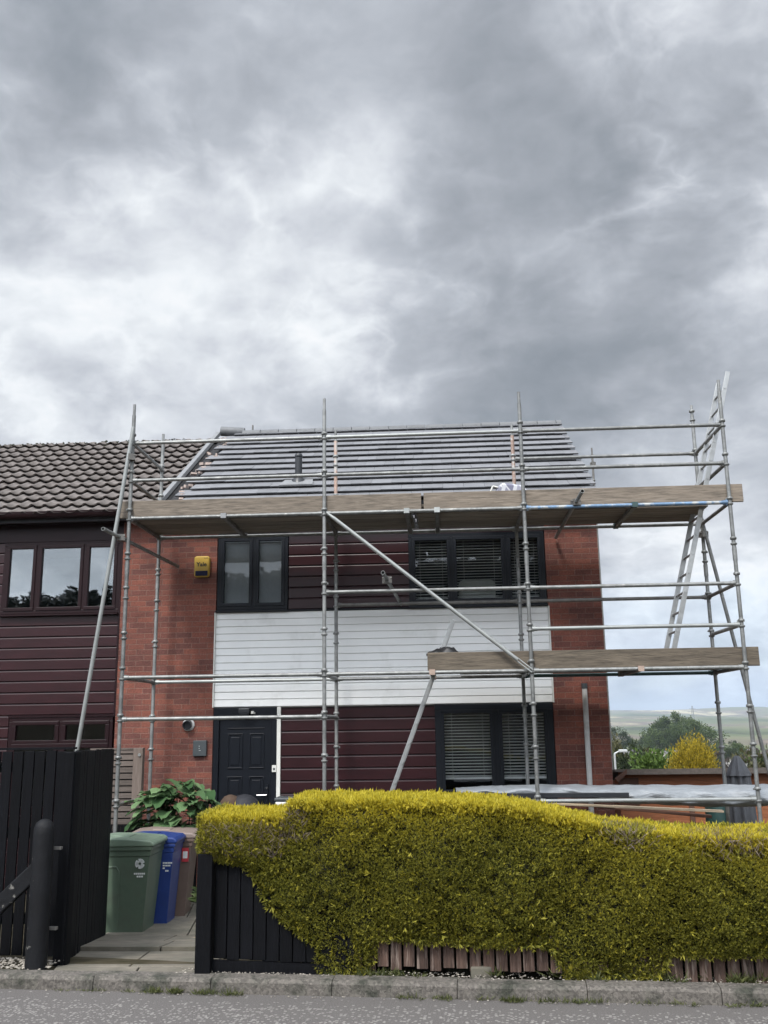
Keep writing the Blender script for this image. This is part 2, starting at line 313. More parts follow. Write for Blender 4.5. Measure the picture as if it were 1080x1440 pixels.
MT['pinkbrick'] = mat('pink_clip', (.36, .27, .22), .2, 12, .8, .2, 50)
MT['indoor_panel'] = mat('pale_panel_surface', (.62, .62, .58), .06, 6, .7, .1, 30)

# printed wrapping for the roof pack
def wrap_mat():
    m = mat('printed_wrap', (.5, .51, .54), .06, 5, .35, .15, 20)
    t = m.node_tree; n = t.nodes; l = t.links; b = n['Principled BSDF']
    src = b.inputs['Base Color'].links[0].from_socket
    tcd = n.new('ShaderNodeTexCoord'); mp = n.new('ShaderNodeMapping'); mp.inputs['Rotation'].default_value = (R(20), R(30), R(25))
    l.new(tcd.outputs['Object'], mp.inputs[0])
    br = n.new('ShaderNodeTexBrick'); br.inputs['Scale'].default_value = 9; br.inputs['Mortar Size'].default_value = .085; br.inputs['Brick Width'].default_value = .9; br.inputs['Row Height'].default_value = .5
    l.new(mp.outputs[0], br.inputs['Vector'])
    br.inputs['Color1'].default_value = (.1, .1, .17, 1); br.inputs['Color2'].default_value = (.3, .3, .36, 1); br.inputs['Mortar'].default_value = (.5, .51, .54, 1)
    mx = n.new('ShaderNodeMix'); mx.data_type = 'RGBA'; mx.inputs[0].default_value = .9
    l.new(src, mx.inputs[6]); l.new(br.outputs[0], mx.inputs[7]); l.new(mx.outputs[2], b.inputs['Base Color'])
    return m
MT['wrap'] = wrap_mat()

def road_mat():
    m = bpy.data.materials.new('asphalt_with_chips'); m.use_nodes = True
    t = m.node_tree; n = t.nodes; l = t.links; b = n['Principled BSDF']; b.inputs['Roughness'].default_value = .85
    tcd = n.new('ShaderNodeTexCoord')
    v = n.new('ShaderNodeTexVoronoi'); v.inputs['Scale'].default_value = 46; l.new(tcd.outputs['Object'], v.inputs['Vector'])
    sp = n.new('ShaderNodeSeparateColor'); l.new(v.outputs['Color'], sp.inputs[0])
    lt = n.new('ShaderNodeMapRange'); l.new(v.outputs['Distance'], lt.inputs[0]); lt.inputs[1].default_value = .50; lt.inputs[2].default_value = .40
    big = n.new('ShaderNodeTexNoise'); big.inputs['Scale'].default_value = 3.5; big.inputs['Detail'].default_value = 4; l.new(tcd.outputs['Object'], big.inputs['Vector'])
    s = n.new('ShaderNodeSeparateXYZ'); l.new(tcd.outputs['Object'], s.inputs[0])
    edge = n.new('ShaderNodeMapRange'); l.new(s.outputs[1], edge.inputs[0]); edge.inputs[1].default_value = -.12; edge.inputs[2].default_value = -.26; edge.inputs[3].default_value = .1; edge.inputs[4].default_value = 1
    th = n.new('ShaderNodeMath'); th.operation = 'MULTIPLY'; l.new(big.outputs[0], th.inputs[0]); l.new(edge.outputs[0], th.inputs[1])
    gt = n.new('ShaderNodeMath'); gt.operation = 'LESS_THAN'; l.new(sp.outputs[0], gt.inputs[0])
    t2 = n.new('ShaderNodeMath'); t2.operation = 'MULTIPLY'; l.new(th.outputs[0], t2.inputs[0]); t2.inputs[1].default_value = 1.0; l.new(t2.outputs[0], gt.inputs[1])
    chip = n.new('ShaderNodeMath'); chip.operation = 'MULTIPLY'; l.new(gt.outputs[0], chip.inputs[0]); l.new(lt.outputs[0], chip.inputs[1])
    nz = n.new('ShaderNodeTexNoise'); nz.inputs['Scale'].default_value = 120; nz.inputs['Detail'].default_value = 3; l.new(tcd.outputs['Object'], nz.inputs['Vector'])
    rp = n.new('ShaderNodeValToRGB'); l.new(nz.outputs[0], rp.inputs[0])
    rp.color_ramp.elements[0].position = .3; rp.color_ramp.elements[0].color = (.072, .065, .060, 1); rp.color_ramp.elements[1].position = .75; rp.color_ramp.elements[1].color = (.15, .14, .135, 1)
    mx = n.new('ShaderNodeMix'); mx.data_type = 'RGBA'; l.new(chip.outputs[0], mx.inputs[0]); l.new(rp.outputs[0], mx.inputs[6]); mx.inputs[7].default_value = (.235, .222, .208, 1)
    l.new(mx.outputs[2], b.inputs['Base Color'])
    ah = n.new('ShaderNodeMath'); ah.operation = 'MULTIPLY_ADD'; l.new(chip.outputs[0], ah.inputs[0]); ah.inputs[1].default_value = .8; l.new(nz.outputs[0], ah.inputs[2])
    bp = n.new('ShaderNodeBump'); bp.inputs['Strength'].default_value = .7; bp.inputs['Distance'].default_value = .01; l.new(ah.outputs[0], bp.inputs['Height']); l.new(bp.outputs[0], b.inputs['Normal'])
    return m
MT['road'] = road_mat()

def kerb_mat():
    m = mat('granite_kerb', (.125, .112, .098), .35, 5, .9, .5, 90, stain=(.035, .036, .027), stain_scale=5, stain_at=(.46, .64))
    t = m.node_tree; n = t.nodes; l = t.links; b = n['Principled BSDF']; src = b.inputs['Base Color'].links[0].from_socket
    tcd = n.new('ShaderNodeTexCoord'); v = n.new('ShaderNodeTexVoronoi'); v.inputs['Scale'].default_value = 75; l.new(tcd.outputs['Object'], v.inputs['Vector'])
    sp = n.new('ShaderNodeSeparateColor'); l.new(v.outputs['Color'], sp.inputs[0])
    mr = n.new('ShaderNodeMapRange'); l.new(sp.outputs[0], mr.inputs[0]); mr.inputs[3].default_value = .65; mr.inputs[4].default_value = 1.4
    vm = n.new('ShaderNodeVectorMath'); vm.operation = 'SCALE'; l.new(src, vm.inputs[0]); l.new(mr.outputs[0], vm.inputs['Scale']); l.new(vm.outputs[0], b.inputs['Base Color'])
    return m
MT['kerb'] = kerb_mat()

def ground_mat():
    m = bpy.data.materials.new('ground_earth_and_fields'); m.use_nodes = True
    t = m.node_tree; n = t.nodes; l = t.links; b = n['Principled BSDF']; b.inputs['Roughness'].default_value = .95; b.inputs['Specular IOR Level'].default_value = .1
    tcd = n.new('ShaderNodeTexCoord'); s = n.new('ShaderNodeSeparateXYZ'); l.new(tcd.outputs['Object'], s.inputs[0])
    near = n.new('ShaderNodeTexNoise'); near.inputs['Scale'].default_value = 4; near.inputs['Detail'].default_value = 8; l.new(tcd.outputs['Object'], near.inputs['Vector'])
    rn = n.new('ShaderNodeValToRGB'); l.new(near.outputs[0], rn.inputs[0])
    rn.color_ramp.elements[0].position = .35; rn.color_ramp.elements[0].color = (.035, .032, .018, 1); rn.color_ramp.elements[1].position = .7; rn.color_ramp.elements[1].color = (.10, .085, .06, 1)
    mp = n.new('ShaderNodeMapping'); mp.inputs['Scale'].default_value = (.0035, .0011, .001); l.new(tcd.outputs['Object'], mp.inputs[0])
    v = n.new('ShaderNodeTexNoise'); v.inputs['Scale'].default_value = 1.0; v.inputs['Detail'].default_value = 7; v.inputs['Roughness'].default_value = .62; l.new(mp.outputs[0], v.inputs['Vector'])
    rf = n.new('ShaderNodeValToRGB'); l.new(v.outputs[0], rf.inputs[0]); e = rf.color_ramp.elements
    e[0].position = .36; e[0].color = (.05, .06, .035, 1); e[1].position = .64; e[1].color = (.44, .39, .25, 1)
    for p, c in ((.44, (.10, .12, .06, 1)), (.50, (.15, .15, .09, 1)), (.56, (.12, .095, .085, 1)), (.60, (.31, .28, .18, 1))):
        q = e.new(p); q.color = c
    far = n.new('ShaderNodeMapRange'); l.new(s.outputs[1], far.inputs[0]); far.inputs[1].default_value = 25; far.inputs[2].default_value = 60
    mx = n.new('ShaderNodeMix'); mx.data_type = 'RGBA'; l.new(far.outputs[0], mx.inputs[0]); l.new(rn.outputs[0], mx.inputs[6]); l.new(rf.outputs[0], mx.inputs[7])
    l.new(mx.outputs[2], b.inputs['Base Color'])
    bp = n.new('ShaderNodeBump'); bp.inputs['Strength'].default_value = .4; bp.inputs['Distance'].default_value = .03; l.new(near.outputs[0], bp.inputs['Height']); l.new(bp.outputs[0], b.inputs['Normal'])
    return m
MT['ground'] = ground_mat()

# ------------------------------------------------------------------ mesh helpers
class MB:
    def __init__(s): s.v = []; s.f = []; s.sm = []
    def add(s, vs, fs, smooth=False):
        o = len(s.v); s.v += [tuple(v) for v in vs]; s.f += [tuple(i+o for i in f) for f in fs]; s.sm += [smooth]*len(fs); return s
    def box(s, x0, x1, y0, y1, z0, z1, m=None):
        vs = [Vector(p) for p in ((x0,y0,z0),(x1,y0,z0),(x1,y1,z0),(x0,y1,z0),(x0,y0,z1),(x1,y0,z1),(x1,y1,z1),(x0,y1,z1))]
        if m: vs = [m @ v for v in vs]
        return s.add(vs, [(0,3,2,1),(4,5,6,7),(0,1,5,4),(1,2,6,5),(2,3,7,6),(3,0,4,7)])
    def tube(s, p0, p1, r, n=12, r2=None, cap=True, hollow=False):
        p0, p1 = Vector(p0), Vector(p1); r2 = r if r2 is None else r2
        d = (p1-p0).normalized(); a = d.orthogonal().normalized(); b = d.cross(a)
        ring = lambda p, q: [p + (a*math.cos(2*math.pi*i/n) + b*math.sin(2*math.pi*i/n))*q for i in range(n)]
        vs = ring(p0, r) + ring(p1, r2)
        s.add(vs, [(i, (i+1) % n, n+(i+1) % n, n+i) for i in range(n)], True)
        if cap:
            if hollow:
                for p, q, sgn in ((p0, r, 1), (p1, r2, -1)):
                    vs = ring(p, q) + ring(p, q*.82) + ring(p + d*sgn*.08, q*.82)
                    fs = []
                    for i in range(n):
                        j = (i+1) % n
                        fs += [(i, n+i, n+j, j), (n+i, 2*n+i, 2*n+j, n+j)]
                    fs.append(tuple(range(2*n, 3*n)))
                    s.add(vs, fs)
            else:
                s.add(ring(p0, r), [tuple(range(n))[::-1]]); s.add(ring(p1, r2), [tuple(range(n))])
        return s
    def lathe(s, prof, c=(0,0,0), n=20, m=None):
        vs = []
        for r, z in prof:
            for i in range(n):
                v = Vector((c[0]+r*math.cos(2*math.pi*i/n), c[1]+r*math.sin(2*math.pi*i/n), c[2]+z)); vs.append(m @ v if m else v)
        fs = [(k*n+i, k*n+(i+1) % n, (k+1)*n+(i+1) % n, (k+1)*n+i) for k in range(len(prof)-1) for i in range(n)]
        s.add(vs, fs, True)
        k = len(prof)-1
        s.add([vs[k*n+i] for i in range(n)], [tuple(range(n))]); s.add([vs[i] for i in range(n)], [tuple(range(n))[::-1]])
        return s
    def prism(s, prof, x0, x1, axis='x', caps=True):
        """profile of (y,z) points extruded along x (or (x,z) along y)"""
        n = len(prof)
        if axis == 'x': vs = [(x0, a, b) for a, b in prof] + [(x1, a, b) for a, b in prof]
        elif axis == 'y': vs = [(a, x0, b) for a, b in prof] + [(a, x1, b) for a, b in prof]
        else: vs = [(a, b, x0) for a, b in prof] + [(a, b, x1) for a, b in prof]
        fs = [(i, (i+1) % n, n+(i+1) % n, n+i) for i in range(n)]
        if caps: fs += [tuple(range(n))[::-1], tuple(range(n, 2*n))]
        return s.add(vs, fs)
    def build(s, name, m, parent=None, bevel=0, seg=2, fix=True):
        me = bpy.data.meshes.new(name); me.from_pydata(s.v, [], s.f); me.materials.append(MT[m] if isinstance(m, str) else m)
        me.polygons.foreach_set('use_smooth', s.sm)
        if fix:
            bm = bmesh.new(); bm.from_mesh(me); bmesh.ops.recalc_face_normals(bm, faces=bm.faces); bm.to_mesh(me); bm.free()
        o = bpy.data.objects.new(name, me); C.objects.link(o)
        if parent:
            o.parent = parent
            o.location = -parent.location if parent.type == 'EMPTY' else (0, 0, 0)
        if bevel:
            b = o.modifiers.new('bevel', 'BEVEL'); b.width = bevel; b.segments = seg; b.limit_method = 'ANGLE'; b.angle_limit = R(40)
        return o

def thing(name, label, cat, loc=(0,0,0), group=None):
    o = bpy.data.objects.new(name, None); C.objects.link(o); o.location = loc; o.empty_display_size = .1
    o['label'] = label; o['category'] = cat
    if group: o['group'] = group
    return o
def tag(o, label, cat, group=None, kind=None):
    o['label'] = label; o['category'] = cat
    if group: o['group'] = group
    if kind: o['kind'] = kind
    return o
def struct(o): o['kind'] = 'structure'; return o
def dup(root, loc, rz=0., label=None, scale=None, name=None):
    r = root.copy(); C.objects.link(r); r.location = loc; r.rotation_euler = (0, 0, rz)
    if scale: r.scale = scale
    if label: r['label'] = label
    for ch in list(root.children):
        c = ch.copy(); C.objects.link(c); c.parent = r
        for g in ch.children:
            d = g.copy(); C.objects.link(d); d.parent = c
    return r

def np_mesh(name, verts, faces4, m, parent=None, attr=None, smooth=False):
    me = bpy.data.meshes.new(name); nv, nf = len(verts), len(faces4)
    k = faces4.shape[1]
    me.vertices.add(nv); me.vertices.foreach_set('co', verts.astype(np.float32).ravel())
    me.loops.add(nf*k); me.loops.foreach_set('vertex_index', faces4.astype(np.int32).ravel())
    me.polygons.add(nf); me.polygons.foreach_set('loop_start', (np.arange(nf)*k).astype(np.int32))
    me.update(calc_edges=True); me.validate()
    me.polygons.foreach_set('use_smooth', [smooth]*len(me.polygons))
    if attr is not None:
        a = me.attributes.new('gold', 'FLOAT', 'POINT'); a.data.foreach_set('value', attr.astype(np.float32))
    me.materials.append(MT[m] if isinstance(m, str) else m)
    o = bpy.data.objects.new(name, me); C.objects.link(o)
    if parent:
        o.parent = parent; o.location = -parent.location if parent.type == 'EMPTY' else (0, 0, 0)
    return o
def unit(a): return a/np.maximum(np.linalg.norm(a, axis=1, keepdims=True), 1e-9)
def leaves(pos, dirs, ln, wd, bend=.0):
    """one diamond leaf per position: returns verts, faces"""
    n = len(pos); d = unit(dirs); rnd = unit(rng.normal(size=(n, 3))); side = unit(np.cross(d, rnd)); nor = np.cross(side, d)
    ln = np.broadcast_to(np.asarray(ln, float), (n,))[:, None]; wd = np.broadcast_to(np.asarray(wd, float), (n,))[:, None]
    a = pos; b = pos + d*ln*.45 + side*wd*.5 + nor*ln*bend; c = pos + d*ln; e = pos + d*ln*.45 - side*wd*.5 + nor*ln*bend
    v = np.stack([a, b, c, e], 1).reshape(-1, 3)
    f = np.arange(n*4).reshape(-1, 4)
    return v, f

# ------------------------------------------------------------------ ground, road, kerb, path
def smoothstep(a, b, x):
    t = np.clip((x-a)/(b-a), 0, 1); return t*t*(3-2*t)
GY = [-4000, -60, -30, 6.2, 6.45, 6.7, 10, 11.5, 13.2, 16, 20, 26, 60, 150, 300, 800, 2000, 3200, 4200, 6000, 9000]
GZ = [20, 10, -.06, -.06, .045, .045, -.50, -.54, -.54, -1.1, -1.9, -2.8, -6, -10, -14, -16, -8, 8, 32, 30, 10]
def kerb_y(x): return 6.32 - .0733*(x+2.85)
def gz(x, y):
    z = np.interp(y, GY, GZ)
    far = smoothstep(1500, 4200, y)
    z = z + far*(12*np.sin(x/620+.4) + 9*np.sin(x/263+y/500+1.0) + 4*np.sin(x/110+2))
    z = z + smoothstep(40, 200, y)*(1.0*np.sin(x/17.+y/23.)) 
    return z
ys = np.unique(np.concatenate([[-3000, -1000, -300, -100, -60, -45, -30, -10, 0], np.linspace(5.6, 8, 13), np.linspace(8.5, 30, 30), np.geomspace(32, 9000, 60)]))
xs = np.unique(np.concatenate([-np.geomspace(4, 9000, 50), np.geomspace(4, 9000, 90), np.linspace(-4, 4, 17)]))
X, Y = np.meshgrid(xs, ys)
Ysh = Y - np.where((Y > 5.5) & (Y < 8.6), kerb_y(np.clip(X, -6, 6))-6.2, 0)*0
yeff = np.where(Y < 12, Y - (kerb_y(np.clip(X, -12, 12))-6.15)*np.where(Y > 8, (12-Y)/4, 1), Y)
Z = gz(X, yeff)
nx, ny = len(xs), len(ys)
gv = np.stack([X, Y, Z], 2).reshape(-1, 3)
idx = np.arange(nx*ny).reshape(ny, nx)
gf = np.stack([idx[:-1, :-1], idx[:-1, 1:], idx[1:, 1:], idx[1:, :-1]], 2).reshape(-1, 4)
struct(np_mesh('ground', gv, gf, 'ground', smooth=True))

kang = -math.atan(.0733)
def kerbframe(o): o.location = (0, kerb_y(0), 0); o.rotation_euler = (0, 0, kang); return o
b = MB(); b.add([(-60,-8,0),(60,-8,0),(60,0.05,0),(-60,0.05,0)], [(0,1,2,3)])
kerbframe(struct(b.build('road', 'road')))
b = MB(); x = -20.46
krnd = random.Random(3)
while x < 20:
    w = .758; dz = krnd.uniform(-.006, .006); dy = krnd.uniform(-.006, .006)
    b.prism([(dy, -.1), (dy+.005, .062+dz), (dy+.022, .083+dz), (dy+.13, .088+dz), (dy+.13, -.1)], x+.001, x+w-.001)
    x += .759
kerbframe(struct(b.build('kerb', 'kerb', bevel=.004)))
# verge of pale chippings behind the kerb
def stones(n, xr, yr, zf, s0, s1):
    px = rng.uniform(*xr, n); py = rng.uniform(*yr, n); s = rng.uniform(s0, s1, n)
    base = np.array([(1,0,0),(-1,0,0),(0,1,0),(0,-1,0),(0,0,1),(0,0,-1)], float)
    tri = np.array([(0,2,4),(2,1,4),(1,3,4),(3,0,4),(2,0,5),(1,2,5),(3,1,5),(0,3,5)])
    v = base[None]*s[:, None, None]*rng.uniform(.6, 1.3, (n, 6, 1))
    v[:, :, 2] *= .6
    a = rng.uniform(0, 6.28, n); ca, sa = np.cos(a)[:, None], np.sin(a)[:, None]
    vx = v[:, :, 0]*ca - v[:, :, 1]*sa; vy = v[:, :, 0]*sa + v[:, :, 1]*ca
    v = np.stack([vx + px[:, None], vy + py[:, None], v[:, :, 2] + zf(px, py)[:, None]], 2).reshape(-1, 3)
    f = (tri[None] + (np.arange(n)*6)[:, None, None]).reshape(-1, 3)
    return v, f
parts = [stones(480, (-3.6, -2.62), (.13, .42), lambda a, b: .088+0*a, .006, .016), stones(420, (-1.75, .2), (.11, .26), lambda a, b: .088+0*a, .004, .010),
         stones(700, (.2, 4), (.10, .30), lambda a, b: .088+0*a, .004, .011), stones(160, (-2.6, 4), (-.05, -.008), lambda a, b: .004+0*a, .003, .008)]
vv = []; ff = []; o_ = 0
for v, f in parts: vv.append(v); ff.append(f+o_); o_ += len(v)
tag(kerbframe(np_mesh('gravel', np.concatenate(vv), np.concatenate(ff), 'stone_pale')), 'pale loose chippings scattered along the kerb and fence foot', 'gravel', kind='stuff')
# path slabs: sloping down from the kerb to the front door
def pathz(y): return float(np.interp(y, [6.2, 7.0, 8.0, 10, 11.5, 13.2], [.085, .04, -.13, -.46, -.50, -.50]))
b = MB()
def slab(xa, xb, xc, xd, y0, y1, dz=0.):
    g = .006; z0, z1 = pathz(y0)+dz, pathz(y1)+dz
    top = [(xa+g, y0+g, z0), (xb-g, y0+g, z0), (xd-g, y1-g, z1), (xc+g, y1-g, z1)]
    bot = [(a, bb, z-.06) for a, bb, z in top]
    b.add(top+bot, [(0,1,2,3),(7,6,5,4),(0,4,5,1),(1,5,6,2),(2,6,7,3),(3,7,4,0)])
def edgeL(y): return -2.60 - .25*(y-6.55)
def edgeR(y): return -1.56 - .10*(y-6.4)
rows = [6.36, 6.64, 7.72, 8.75, 9.9, 11.0, 12.0, 13.0]
for i in range(len(rows)-1):
    y0, y1 = rows[i], rows[i+1]; l0, l1, r0_, r1_ = edgeL(y0), edgeL(y1), edgeR(y0), edgeR(y1)
    f = .55 if i % 2 == 0 else .48
    m0, m1 = l0+(r0_-l0)*f, l1+(r1_-l1)*f
    dz = .032 if i >= 2 else .0
    slab(l0, m0, l1, m1, y0, y1, dz); slab(m0, r0_, m1, r1_, y0, y1, dz)
struct(b.build('path', 'concrete', bevel=.005))

# ------------------------------------------------------------------ houses
YF = 13.2
EAVE_Y, EAVE_Z, RID_Y, RID_Z = 12.93, 4.67, 16.5, 6.85
sl_len = math.hypot(RID_Y-EAVE_Y, RID_Z-EAVE_Z); sdir = Vector((0, RID_Y-EAVE_Y, RID_Z-EAVE_Z))/sl_len; snor = Vector((0, -sdir.z, sdir.y))
def rp(x, s, h): return Vector((x, EAVE_Y, EAVE_Z)) + sdir*s + snor*h

house = thing('terraced_house', 'red brick end terrace house with white cladding and new grey roof, behind the scaffold', 'house', (-.85, YF, -.45))
neigh = thing('terraced_house', 'maroon clad terrace house with an old brown tiled roof, left of the scaffold', 'house', (-8, YF, -.45))

def cladding(name, x0, x1, z0, z1, pitch, m, parent, yf=YF+.02, white=False):
    b = MB(); n = max(1, round((z1-z0)/pitch)); p = (z1-z0)/n
    for i in range(n):
        a = z0+i*p; t = a+p
        g = .006 if white else .010
        prof = [(yf+.05, a+.0005), (yf+.010, a+.0005), (yf, a+.010), (yf+.001, t-g-.012), (yf+.004, t-g-.003), (yf+.020, t-g), (yf+.022, t-.0005), (yf+.05, t-.0005)] if not white else \
               [(yf+.05, a+.0005), (yf+.008, a+.0005), (yf, a+.008), (yf+.004, t-g), (yf+.014, t-g), (yf+.014, t-.0005), (yf+.05, t-.0005)]
        b.prism(prof, x0, x1)
    return b.build(name, m, parent)

def window(parent, x0, x1, z0, z1, splits, fm, y=YF+.005, gm='glass', blind=None, fw=.055, sash=.04, sill=True, opens=None, label=None, room=1.6):
    """splits: x positions of mullion centres"""
    b = MB()
    D = .075
    b.box(x0, x1, y, y+D, z1-fw, z1); b.box(x0, x1, y, y+D, z0, z0+fw)
    b.box(x0, x0+fw, y, y+D, z0+fw, z1-fw); b.box(x1-fw, x1, y, y+D, z0+fw, z1-fw)
    edges = [x0+fw] + sum(([s-fw*.5, s+fw*.5] for s in splits), []) + [x1-fw]
    for s in splits: b.box(s-fw*.5, s+fw*.5, y+.003, y+D, z0+fw, z1-fw)
    w = b.build('window', fm, parent, bevel=.006)
    if label: w['label'] = label
    sb = MB(); gb = MB(); bl = MB(); bt = MB()
    zi0, zi1 = z0+fw, z1-fw
    for i in range(0, len(edges), 2):
        a, c = edges[i], edges[i+1]; yy = y-.012
        q = sash
        sb.box(a-.008, c+.008, yy, y+D-.01, zi1-q, zi1+.008); sb.box(a-.008, c+.008, yy, y+D-.01, zi0-.008, zi0+q)
        sb.box(a-.008, a+q, yy, y+D-.01, zi0+q, zi1-q); sb.box(c-q, c+.008, yy, y+D-.01, zi0+q, zi1-q)
        gb.box(a+q-.004, c-q+.004, y+.022, y+.030, zi0+q-.004, zi1-q+.004)
        if blind and blind[0] == 'venetian':
            zb = z0+blind[1]; zt = zi1-.01; k = 0; z = zb+.03; step = .040
            while z < zt-.03:
                ang = R(blind[2]); hw = .021
                dy, dz = math.cos(ang)*hw, math.sin(ang)*hw
                sag = random.uniform(-.0015, .0015)
                bl.add([(a+q*.3, y+.085-dy, z-dz+sag), (c-q*.3, y+.085-dy, z-dz-sag), (c-q*.3, y+.085+dy, z+dz-sag), (a+q*.3, y+.085+dy, z+dz+sag)], [(0,1,2,3)])
                z += step
            bl.box(a+q*.3, c-q*.3, y+.07, y+.10, zb-.012, zb+.014); bl.box(a+q*.3, c-q*.3, y+.065, y+.105, zt-.03, zt)
            for fx in (.2, .8): bl.box(a+(c-a)*fx-.002, a+(c-a)*fx+.002, y+.062, y+.065, zb, zt)
        if blind and blind[0] == 'roller':
            bl.box(a+q*.3, c-q*.3, y+.085, y+.088, z0+blind[1], zi1)
    sb.build('frame', fm, w, bevel=.005).location = (0,0,0)
    gb.build('pane', gm, w).location = (0,0,0)
    if bl.v: bl.build('blind', 'blind' if blind[0] == 'venetian' else 'rollerblind', w, fix=False).location = (0,0,0)
    if sill:
        s_ = MB(); s_.prism([(y-.06, z0-.03), (y-.06, z0-.012), (y+.02, z0+.002), (y+.02, z0-.03)], x0-.005, x1+.005)
        s_.build('sill', fm, w).location = (0,0,0)
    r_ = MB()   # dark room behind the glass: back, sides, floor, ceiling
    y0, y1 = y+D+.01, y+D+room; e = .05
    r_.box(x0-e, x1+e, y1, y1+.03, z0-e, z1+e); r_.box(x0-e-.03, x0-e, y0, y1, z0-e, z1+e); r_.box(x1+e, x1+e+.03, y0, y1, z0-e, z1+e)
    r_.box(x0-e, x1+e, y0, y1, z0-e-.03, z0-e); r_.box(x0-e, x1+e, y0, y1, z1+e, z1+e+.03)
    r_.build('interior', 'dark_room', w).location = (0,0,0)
    return w

# --- end-terrace walls
b = MB(); b.box(-4.57, -3.19, YF, YF+.30, -.6, 4.55); b.build('wall', 'brick', house)
b = MB(); b.box(1.48, 2.215, YF, YF+.30, -.6, 4.55); b.build('wall', 'brick', house)
b = MB(); b.prism([(YF+.301, -1.6), (YF+.301, 4.83), (16.5, 6.76), (19.8, 4.78), (19.8, -1.6)], 1.95, 2.213, 'x'); b.build('gable_wall', 'brick', house)
b = MB(); b.box(-12, 1.94, 19.5, 19.8, -1.6, 4.6); b.build('rear_wall', 'brick', house)
b = MB(); b.box(-3.98, -3.75, YF+.31, 19.49, -1.2, 4.6); b.build('party_wall', 'brick', house)
cladding('cladding', -3.185, 1.475, 1.858, 3.170, .1008, 'white_pvc', house, YF+.012, True)['label'] = 'white horizontal cladding boards between the floors'
cladding('cladding', -2.155, -.445, 3.20, 4.60, .152, 'maroon', house)['label'] = 'maroon cladding between the upstairs windows'
cladding('cladding', -2.245, -.130, -.45, 1.850, .165, 'maroon', house)['label'] = 'maroon cladding right of the front door'
cladding('cladding', -.125, 1.475, -.45, .60, .165, 'maroon', house)['label'] = 'maroon cladding under the ground floor window'
b = MB(); b.box(-3.185, -2.16, YF+.02, YF+.1, 4.31, 4.6); b.build('frieze', 'maroon', house); b = MB(); b.box(-.44, 1.475, YF+.02, YF+.1, 4.235, 4.6); b.build('frieze', 'maroon', house)
b = MB(); b.box(-3.185, 1.475, YF-.012, YF+.045, 3.172, 3.192); b.build('drip_trim', 'anthracite', house)
b = MB(); b.box(-3.204, -3.187, YF-.012, YF+.05, 1.856, 3.170); b.build('corner_trim', 'white_trim', house); b = MB(); b.box(1.477, 1.496, YF-.012, YF+.05, 1.856, 3.170); b.build('corner_trim', 'white_trim', house)
b = MB(); b.box(-2.245, -.13, YF-.008, YF+.045, 1.845, 1.857); b.build('cladding_trim', 'steel_dark', house)
window(house, -3.18, -2.165, 3.205, 4.29, [-2.655], 'anthracite', blind=('roller', .02), label='dark framed two pane upstairs window with grey blinds')
wur = window(house, -.445, 1.470, 3.205, 4.23, [.165, .93], 'anthracite', blind=('venetian', .10, 27), label='dark framed three pane upstairs window with slatted blinds')
window(house, -.128, 1.473, .60, 1.852, [.70], 'anthracite', blind=('venetian', .27, 25), fw=.085, label='dark framed ground floor window with half lowered slatted blinds')
# pale rounded panel behind the big upstairs window
b = MB(); b.prism([(.26,3.28),(.25,3.50),(.27,3.555),(.32,3.575),(.70,3.575),(.755,3.555),(.775,3.50),(.765,3.28)], YF+.125, YF+.15, 'y')
indoor_panel = b.build('rounded_panel', 'indoor_panel', None, bevel=.01); tag(indoor_panel, 'pale rounded panel standing behind the upstairs blinds', 'indoor_panel')
for lx in (.24, .79):
    b = MB(); b.tube((lx, YF+.14, 3.255), (lx, YF+.14, 3.40), .014); b.build('leg', 'grey_box', indoor_panel)
# --- door
b = MB()
b.box(-3.185, -2.30, YF+.004, YF+.09, 1.70, 1.853); b.box(-3.185, -3.105, YF+.004, YF+.09, -.45, 1.70); b.box(-2.375, -2.30, YF+.004, YF+.09, -.45, 1.70)
df = b.build('door_frame', 'navy', house, bevel=.006)
b = MB(); b.box(-3.105, -2.375, YF+.035, YF+.08, -.40, 1.70)
for xa, xb in ((-2.985, -2.775), (-2.685, -2.475)):
    for za, zb in ((1.03, 1.50), (-.25, .93)):
        b.box(xa, xb, YF+.022, YF+.036, zb-.018, zb); b.box(xa, xb, YF+.022, YF+.036, za, za+.018)
        b.box(xa, xa+.018, YF+.022, YF+.036, za+.018, zb-.018); b.box(xb-.018, xb, YF+.022, YF+.036, za+.018, zb-.018)
        b.prism([(xa+.045, za+.05), (xb-.045, za+.05), (xb-.045, zb-.05), (xa+.045, zb-.05)], YF+.026, YF+.036, 'y')
b.box(-2.99, -2.47, YF+.024, YF+.036, 1.56, 1.575)
door = b.build('door', 'navy', house, bevel=.005); door['label'] = 'navy blue four panel front door'
b = MB(); b.box(-2.44, -2.415, YF+.012, YF+.036, .58, .82); b.build('handle_plate', 'anthracite', door)
b = MB(); b.tube((-2.43, YF-.02, .685), (-2.56, YF-.025, .680), .011, 10); b.tube((-2.43, YF-.02, .685), (-2.43, YF+.03, .685), .012, 10); b.build('handle', 'chrome', door)
b = MB(); b.tube((-2.43, YF-.004, .775), (-2.43, YF+.03, .775), .014, 12); b.build('lock', 'chrome', door)
b = MB(); b.box(-2.358, -2.302, YF-.02, YF+.004, .985, 1.075); b.build('doorbell', 'white_trim', df)
b = MB(); b.box(-2.342, -2.318, YF-.024, YF-.02, 1.01, 1.04); b.build('button', 'grey_box', df)
b = MB(); b.box(-2.298, -2.247, YF-.006, YF+.05, -.45, 1.852); b.build('white_trim', 'white_trim', house)
b = MB(); b.box(-3.12, -2.36, YF-.09, YF+.05, -.47, -.42); b.build('threshold', 'concrete', house)
